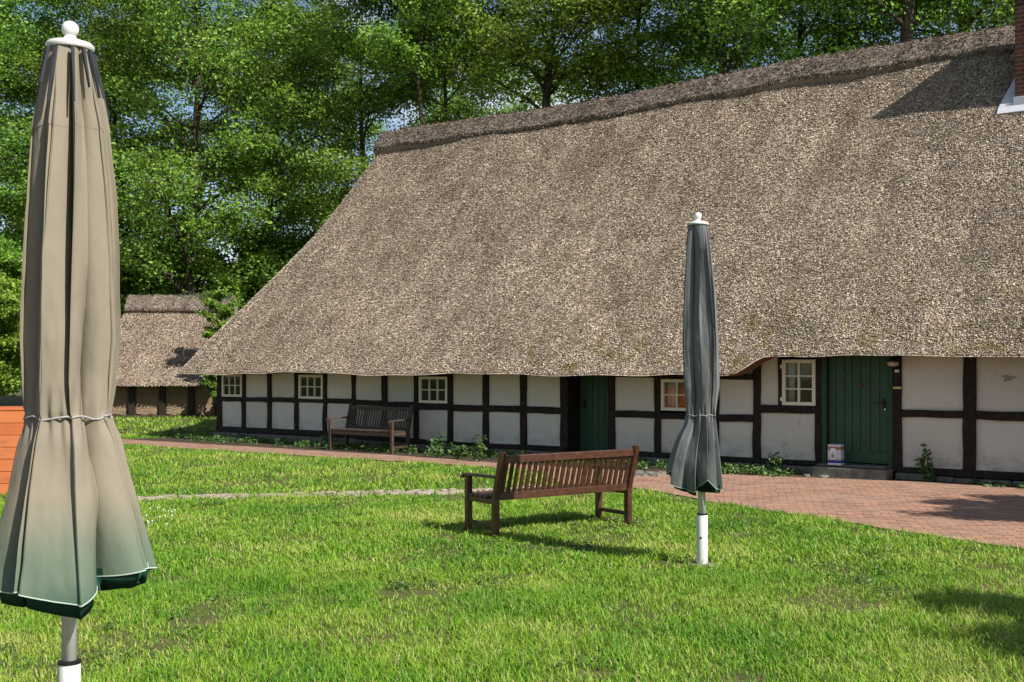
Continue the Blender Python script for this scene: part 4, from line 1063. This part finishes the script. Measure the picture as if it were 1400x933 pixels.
TL = [
 ('tall',0,-40,47,1.0,.3,'beech at the picture edge, its low boughs showing left of the near parasol'),
 ('tall',1,158,50,1.0,2.0,'beech whose trunk stands just right of the near parasol top'),
 ('tall',2,268,46,1.05,4.1,'stout beech with a forking dark trunk right behind the little shed'),
 ('tall',0,372,52,.95,1.2,'beech with a dark trunk between the shed and the farmhouse gable'),
 ('tall',1,440,60,1.0,3.3,'beech whose crown fills the gap over the sloping roof end'),
 ('tall',2,496,47,.9,.9,'leafy tree rising at the left tip of the thatched ridge'),
 ('slim',0,572,43,1.0,1.9,'slim leaning tree with a pale trunk over the left part of the ridge'),
 ('slim',1,600,46,1.1,3.9,'dark slim tree close beside the pale leaning trunk'),
 ('tall',2,668,60,1.0,.2,'distant beech seen in the bright gap above the ridge'),
 ('old',1,758,43,1.0,2.9,'beech with an upright dark trunk above the middle of the ridge'),
 ('tall',1,860,46,1.05,5.2,'bushy beech hanging over the ridge left of the grey parasol'),
 ('tall',2,985,40,1.0,3.6,'dense beech directly above the grey parasol'),
 ('tall',0,1105,42,1.0,4.6,'beech between the grey parasol and the chimney end of the ridge'),
 ('old',0,1240,36,1.0,.7,'thick trunked beech cut off by the ridge near the chimney'),
 ('old',1,1322,38,1.0,2.4,'dark beech nearest to the brick chimney, behind the ridge'),
 ('tall',1,66,54,1.1,.4,'beech filling the gap above the near parasol top'),
 ('tall',2,-130,50,1.1,1.4,'beech at the outer left edge of the wood'),
 ('tall',0,1460,40,1.0,5.6,'beech at the far end behind the chimney'),
]
for a in TL: tree(*a)
BL = [
 ('bush',0,-10,41,1.05,.5,'bright leafy bush left of the near parasol at the lawn edge'),
 ('bush',1,40,46,1.1,1.5,'tall bush half hidden by the near parasol'),
 ('bush',1,160,49,1.1,2.2,'bush behind the left end of the shed ridge'),
 ('bush',1,225,50,1.2,3.1,'rounded bush behind the middle of the shed ridge'),
 ('bush',1,318,47,1.05,4.0,'bush behind the right end of the shed'),
 ('sapling',0,301,37.0,.95,5.2,'leafy sapling growing against the shed next to the farmhouse roof'),
 ('bush',1,395,51,1.25,.8,'large bush showing over the lower roof end'),
 ('bush',0,460,55,1.5,2.8,'broad bush below the beech crown at the roof end'),
]
for a in BL: tree(*a, cat='bush', group='bushes at the edge of the wood')
# a tree that stands right of the picture and throws the shade on the lawn and paving
tree('bush',0, 700+F*7.7/4.1, 4.1, .84, 1.0, 'bush right of the lawn, outside the view, shading the near grass', 'bush', 'bushes right of the view')
tree('bush',1, 700+F*9.3/10.0, 10.0, .66, 2.0, 'bush right of the paving, outside the view, shading the bricks', 'bush', 'bushes right of the view')

# ------------------------------------------------------------------ lawn blades
excl = [brick_poly, bed_poly]
bare = [(gp(553,812),.16),(gp(270,852),.14),(gp(490,722),.16),(gp(720,790),.12),(gp(935,772),.20),(gp(490,768),.1),(gp(205,795),.22),(gp(1205,828),.08),(gp(806,923),.1),(gp(612,870),.06),(gp(878,810),.07)]
def blades(n, Y0, Y1, h, wd, seed, tri3):
    rr = np.random.default_rng(seed)
    Y = np.sqrt(rr.uniform(Y0*Y0, Y1*Y1, n)); X = rr.uniform(-.56, .56, n)*Y
    ok = np.ones(n, bool)
    jx, jy = X+rr.normal(0,.035,n), Y+rr.normal(0,.06,n)
    for p in excl: ok &= ~inpoly(jx, jy, p)
    t = .6*X+.8*Y; s = .8*X-.6*Y
    ok &= ~((t > 16.6) & (s > -22.2))
    for (bx, by), br in bare:
        d2 = ((X-bx)/(br*1.6))**2+((Y-by)/br)**2; ok &= ~((d2 < 1) & (rr.random(n) < .85))
    stp = [gp(a, b) for a, b in zip(strip_px, strip_py)]
    cy = np.interp(X, [q[0] for q in stp], [q[1] for q in stp]); ok &= ~((np.abs(Y-cy) < .24) & (X < gp(760,668)[0]) & (rr.random(n) < .55))
    # bare soil patches and clumps
    cl = wave(X, Y, 3.0, 5)*.6+wave(X, Y, 9.0, 6)*.4
    ok &= rr.random(n) < np.clip(.85+.6*cl, .2, 1)
    X, Y, cl = X[ok], Y[ok], cl[ok]; n = len(X)
    hh = h*rr.uniform(.45, 1.25, n)*np.clip(1+.6*cl, .42, 1.9); hh *= np.where(rr.random(n) < .02, 1.7, 1)
    a = rr.uniform(0, 6.283, n); ln = rr.uniform(.2, 1.7, n)*hh; hh = hh*np.clip(1.15-.2*ln/hh, .6, 1.1); dx, dy = np.cos(a)*ln, np.sin(a)*ln
    b = a+math.pi/2+rr.uniform(-.6,.6,n); wx, wy = np.cos(b)*wd*rr.uniform(.6,1.3,n), np.sin(b)*wd*rr.uniform(.6,1.3,n)
    z0 = np.zeros(n)
    p0 = np.stack([X-wx, Y-wy, z0], 1); p1 = np.stack([X+wx, Y+wy, z0], 1)
    tip = np.stack([X+dx, Y+dy, hh], 1)
    if not tri3: return np.stack([p0, p1, tip], 1).reshape(-1, 3), np.arange(n*3).reshape(-1, 3)
    m0 = np.stack([X-wx*.75+dx*.33, Y-wy*.75+dy*.33, hh*.62], 1); m1 = np.stack([X+wx*.75+dx*.33, Y+wy*.75+dy*.33, hh*.62], 1)
    V = np.stack([p0, p1, m0, m1, tip], 1).reshape(-1, 3); o = (np.arange(n)*5)[:, None]
    return V, np.concatenate([o+np.array([[0,1,3]]), o+np.array([[0,3,2]]), o+np.array([[2,3,4]])])
Vs, Ts, off = [], [], 0
for args in ((190000,5.0,9.0,.047,.0033,1,True),(200000,9.0,14.5,.046,.0052,2,True),(240000,14.5,28.0,.052,.0100,3,False),(60000,28.0,48.0,.08,.022,4,False)):
    V, T = blades(*args); Vs.append(V); Ts.append(T+off); off += len(V)
# the lawn also runs on to the left of the house
me = np_mesh('grass', np.concatenate(Vs), np.concatenate(Ts), [M['grass']])
tag(link('grass', me), 'short sunlit lawn grass', 'grass', kind='stuff')
# clover and plantain in the turf
rc_ = np.random.default_rng(5); nc = 420; Yc = np.sqrt(rc_.uniform(5.2**2, 16**2, nc)); Xc = rc_.uniform(-.5,.5,nc)*Yc
okc = ~(inpoly(Xc, Yc, brick_poly)) & (wave(Xc, Yc, 1.4, 9) > .05); Xc, Yc = Xc[okc], Yc[okc]; kc = rc_.integers(12, 50, len(Xc)); ic = np.repeat(np.arange(len(Xc)), kc); nC = len(ic)
rdc = rc_.uniform(.05,.2,len(Xc))[ic]; ac = rc_.uniform(0,6.28,nC); qc = np.sqrt(rc_.random(nC))*rdc
Vc, Qc = frame_leaves(np.stack([Xc[ic]+np.cos(ac)*qc, Yc[ic]+np.sin(ac)*qc, rc_.uniform(.02,.05,nC)], 1), np.full(nC, .03), rc_, .7)
tag(link('clover', np_mesh('clover', Vc, Qc, [M['leaf_weed']])), 'patches of clover and broad weed leaves in the lawn', 'clover', kind='stuff')
# daisies
dm = MB()
for k in range(14):
    if k < 16: x, y = gp(rnd.uniform(195,240), rnd.uniform(692,725))
    else: x, y = gp(rnd.uniform(160,900), rnd.uniform(680,860))
    z = rnd.uniform(.05,.075); r_ = .007; dm.add([(x+r_*math.cos(j*.785), y+r_*math.sin(j*.785)-.004, z+.004*math.sin(j*.785)) for j in range(8)], [tuple(range(8))]); dm.tube([(x,y,0),(x,y,z-.001)], .0012, 3)
tag(dm.build('daisies', mat_plain('petal_white', (.8,.8,.78), .7, .2)), 'tiny white daisies scattered in the lawn', 'daisies', kind='stuff')

# ------------------------------------------------------------------ weeds along the wall
rr = np.random.default_rng(77); PT = []; 
def weed_cl(n, s0, s1, t0, t1, hmax):
    s = rr.uniform(s0, s1, n); t = rr.uniform(t0, t1, n); k = rr.integers(14, 40, n); i = np.repeat(np.arange(n), k); N = len(i)
    h = (rr.uniform(.3, 1, n)*hmax)[i]; rad = rr.uniform(.06, .17, n)[i]; a = rr.uniform(0, 6.28, N); q = np.sqrt(rr.random(N))*rad
    S, T_ = s[i]+np.cos(a)*q, t[i]+np.sin(a)*q
    PT.append(np.stack([.8*S+.6*T_, -.6*S+.8*T_, rr.random(N)*h+.01], 1))
weed_cl(240, -21.6, -9.0, 15.9, 16.9, .16); weed_cl(40, -9.0, -6.8, 16.1, 16.9, .16); weed_cl(40, -8.6, -7.0, 16.0, 16.6, .14); weed_cl(22, -4.2, -2.5, 16.5, 16.9, .1)
weed_cl(40, -24.0, -21.5, 16.2, 18.5, .14)
V, Q = frame_leaves(np.concatenate(PT), np.full(sum(len(p) for p in PT), .05), rr, .55)
tag(link('weeds', np_mesh('weeds', V, Q, [M['leaf_weed']])), 'low green weeds along the foot of the wall', 'weeds', kind='stuff')
def stem_plant(px, py, hgt, label, seed, name='wild_plant', leaf=.07):
    r2 = np.random.default_rng(seed); x, y = gp(px, py); o = empty(name, (x, y, 0), 0, label, 'plant', 'tall weeds by the wall')
    st = MB(); lp = []
    for k in range(4):
        a = r2.uniform(0, 6.28); ln = r2.uniform(.05, .2); h = hgt*r2.uniform(.55, 1); pts = [(math.cos(a)*ln*u*u, math.sin(a)*ln*u*u, h*u) for u in (0,.3,.6,.85,1)]
        st.tube(pts, [.006,.005,.004,.003,.002], 5)
        for u in np.linspace(.15, 1, 8):
            for q in range(5): lp.append((math.cos(a)*ln*u*u+r2.normal(0,.045), math.sin(a)*ln*u*u+r2.normal(0,.045), h*u+r2.normal(0,.02)))
    st.build('stem', M['leaf_weed'], o); V, Q = frame_leaves(np.array(lp), np.full(len(lp), leaf), r2, .5)
    link('foliage', np_mesh('foliage', V, Q, [M['leaf_weed']]), o)
stem_plant(1270, 659, .55, 'leafy weed with dark tall stalks before the white panel right of the green door', 1)
stem_plant(1058, 648, .34, 'small weed with two stalks under the tall white window', 2)
stem_plant(598, 627, .50, 'tall weed right beside the bench against the wall', 3)
stem_plant(655, 632, .48, 'tall weed between the wall bench and the low left door', 4)
stem_plant(625, 628, .32, 'shorter weed between the two tall ones near the wall bench', 5)
stem_plant(452, 610, .3, 'weed with a yellow flower by the left leg of the wall bench', 6)
fl = MB(); x, y = gp(437, 611); 
o = bpy.data.objects.get('wild_plant.005')
if o:
    fl.lathe([(.01,.30),(.03,.315),(.032,.325),(.012,.335)], 0, 0, 10); fl.build('flower', mat_plain('yellow_petal', (.75,.6,.02), .6, .2), o)
# loose rubble by the house corner and the bench
for (px, py, r_, lb) in ((318,603,.32,'large dark field stone at the foot of the farmhouse corner post'),(508,612,.24,'flat brown stone in the weeds under the wall bench')):
    b = MB(); x, y = gp(px, py); P = []
    for j in range(7):
        for k in range(12):
            a = k/12*6.283; e2 = j/6*math.pi/2; rr2 = r_*(1+.2*mnoise.noise(Vector((math.cos(a)*2, math.sin(a)*2, j+px)))); P.append((rr2*math.cos(a)*math.cos(e2), rr2*.7*math.sin(a)*math.cos(e2), rr2*.42*math.sin(e2)-.02))
    b.add(P, [(j*12+k, j*12+(k+1) % 12, (j+1)*12+(k+1) % 12, (j+1)*12+k) for j in range(6) for k in range(12)])
    o = b.build('field_stone', M['stone'], smooth=True); o.location = (x, y, 0); tag(o, lb, 'stone')
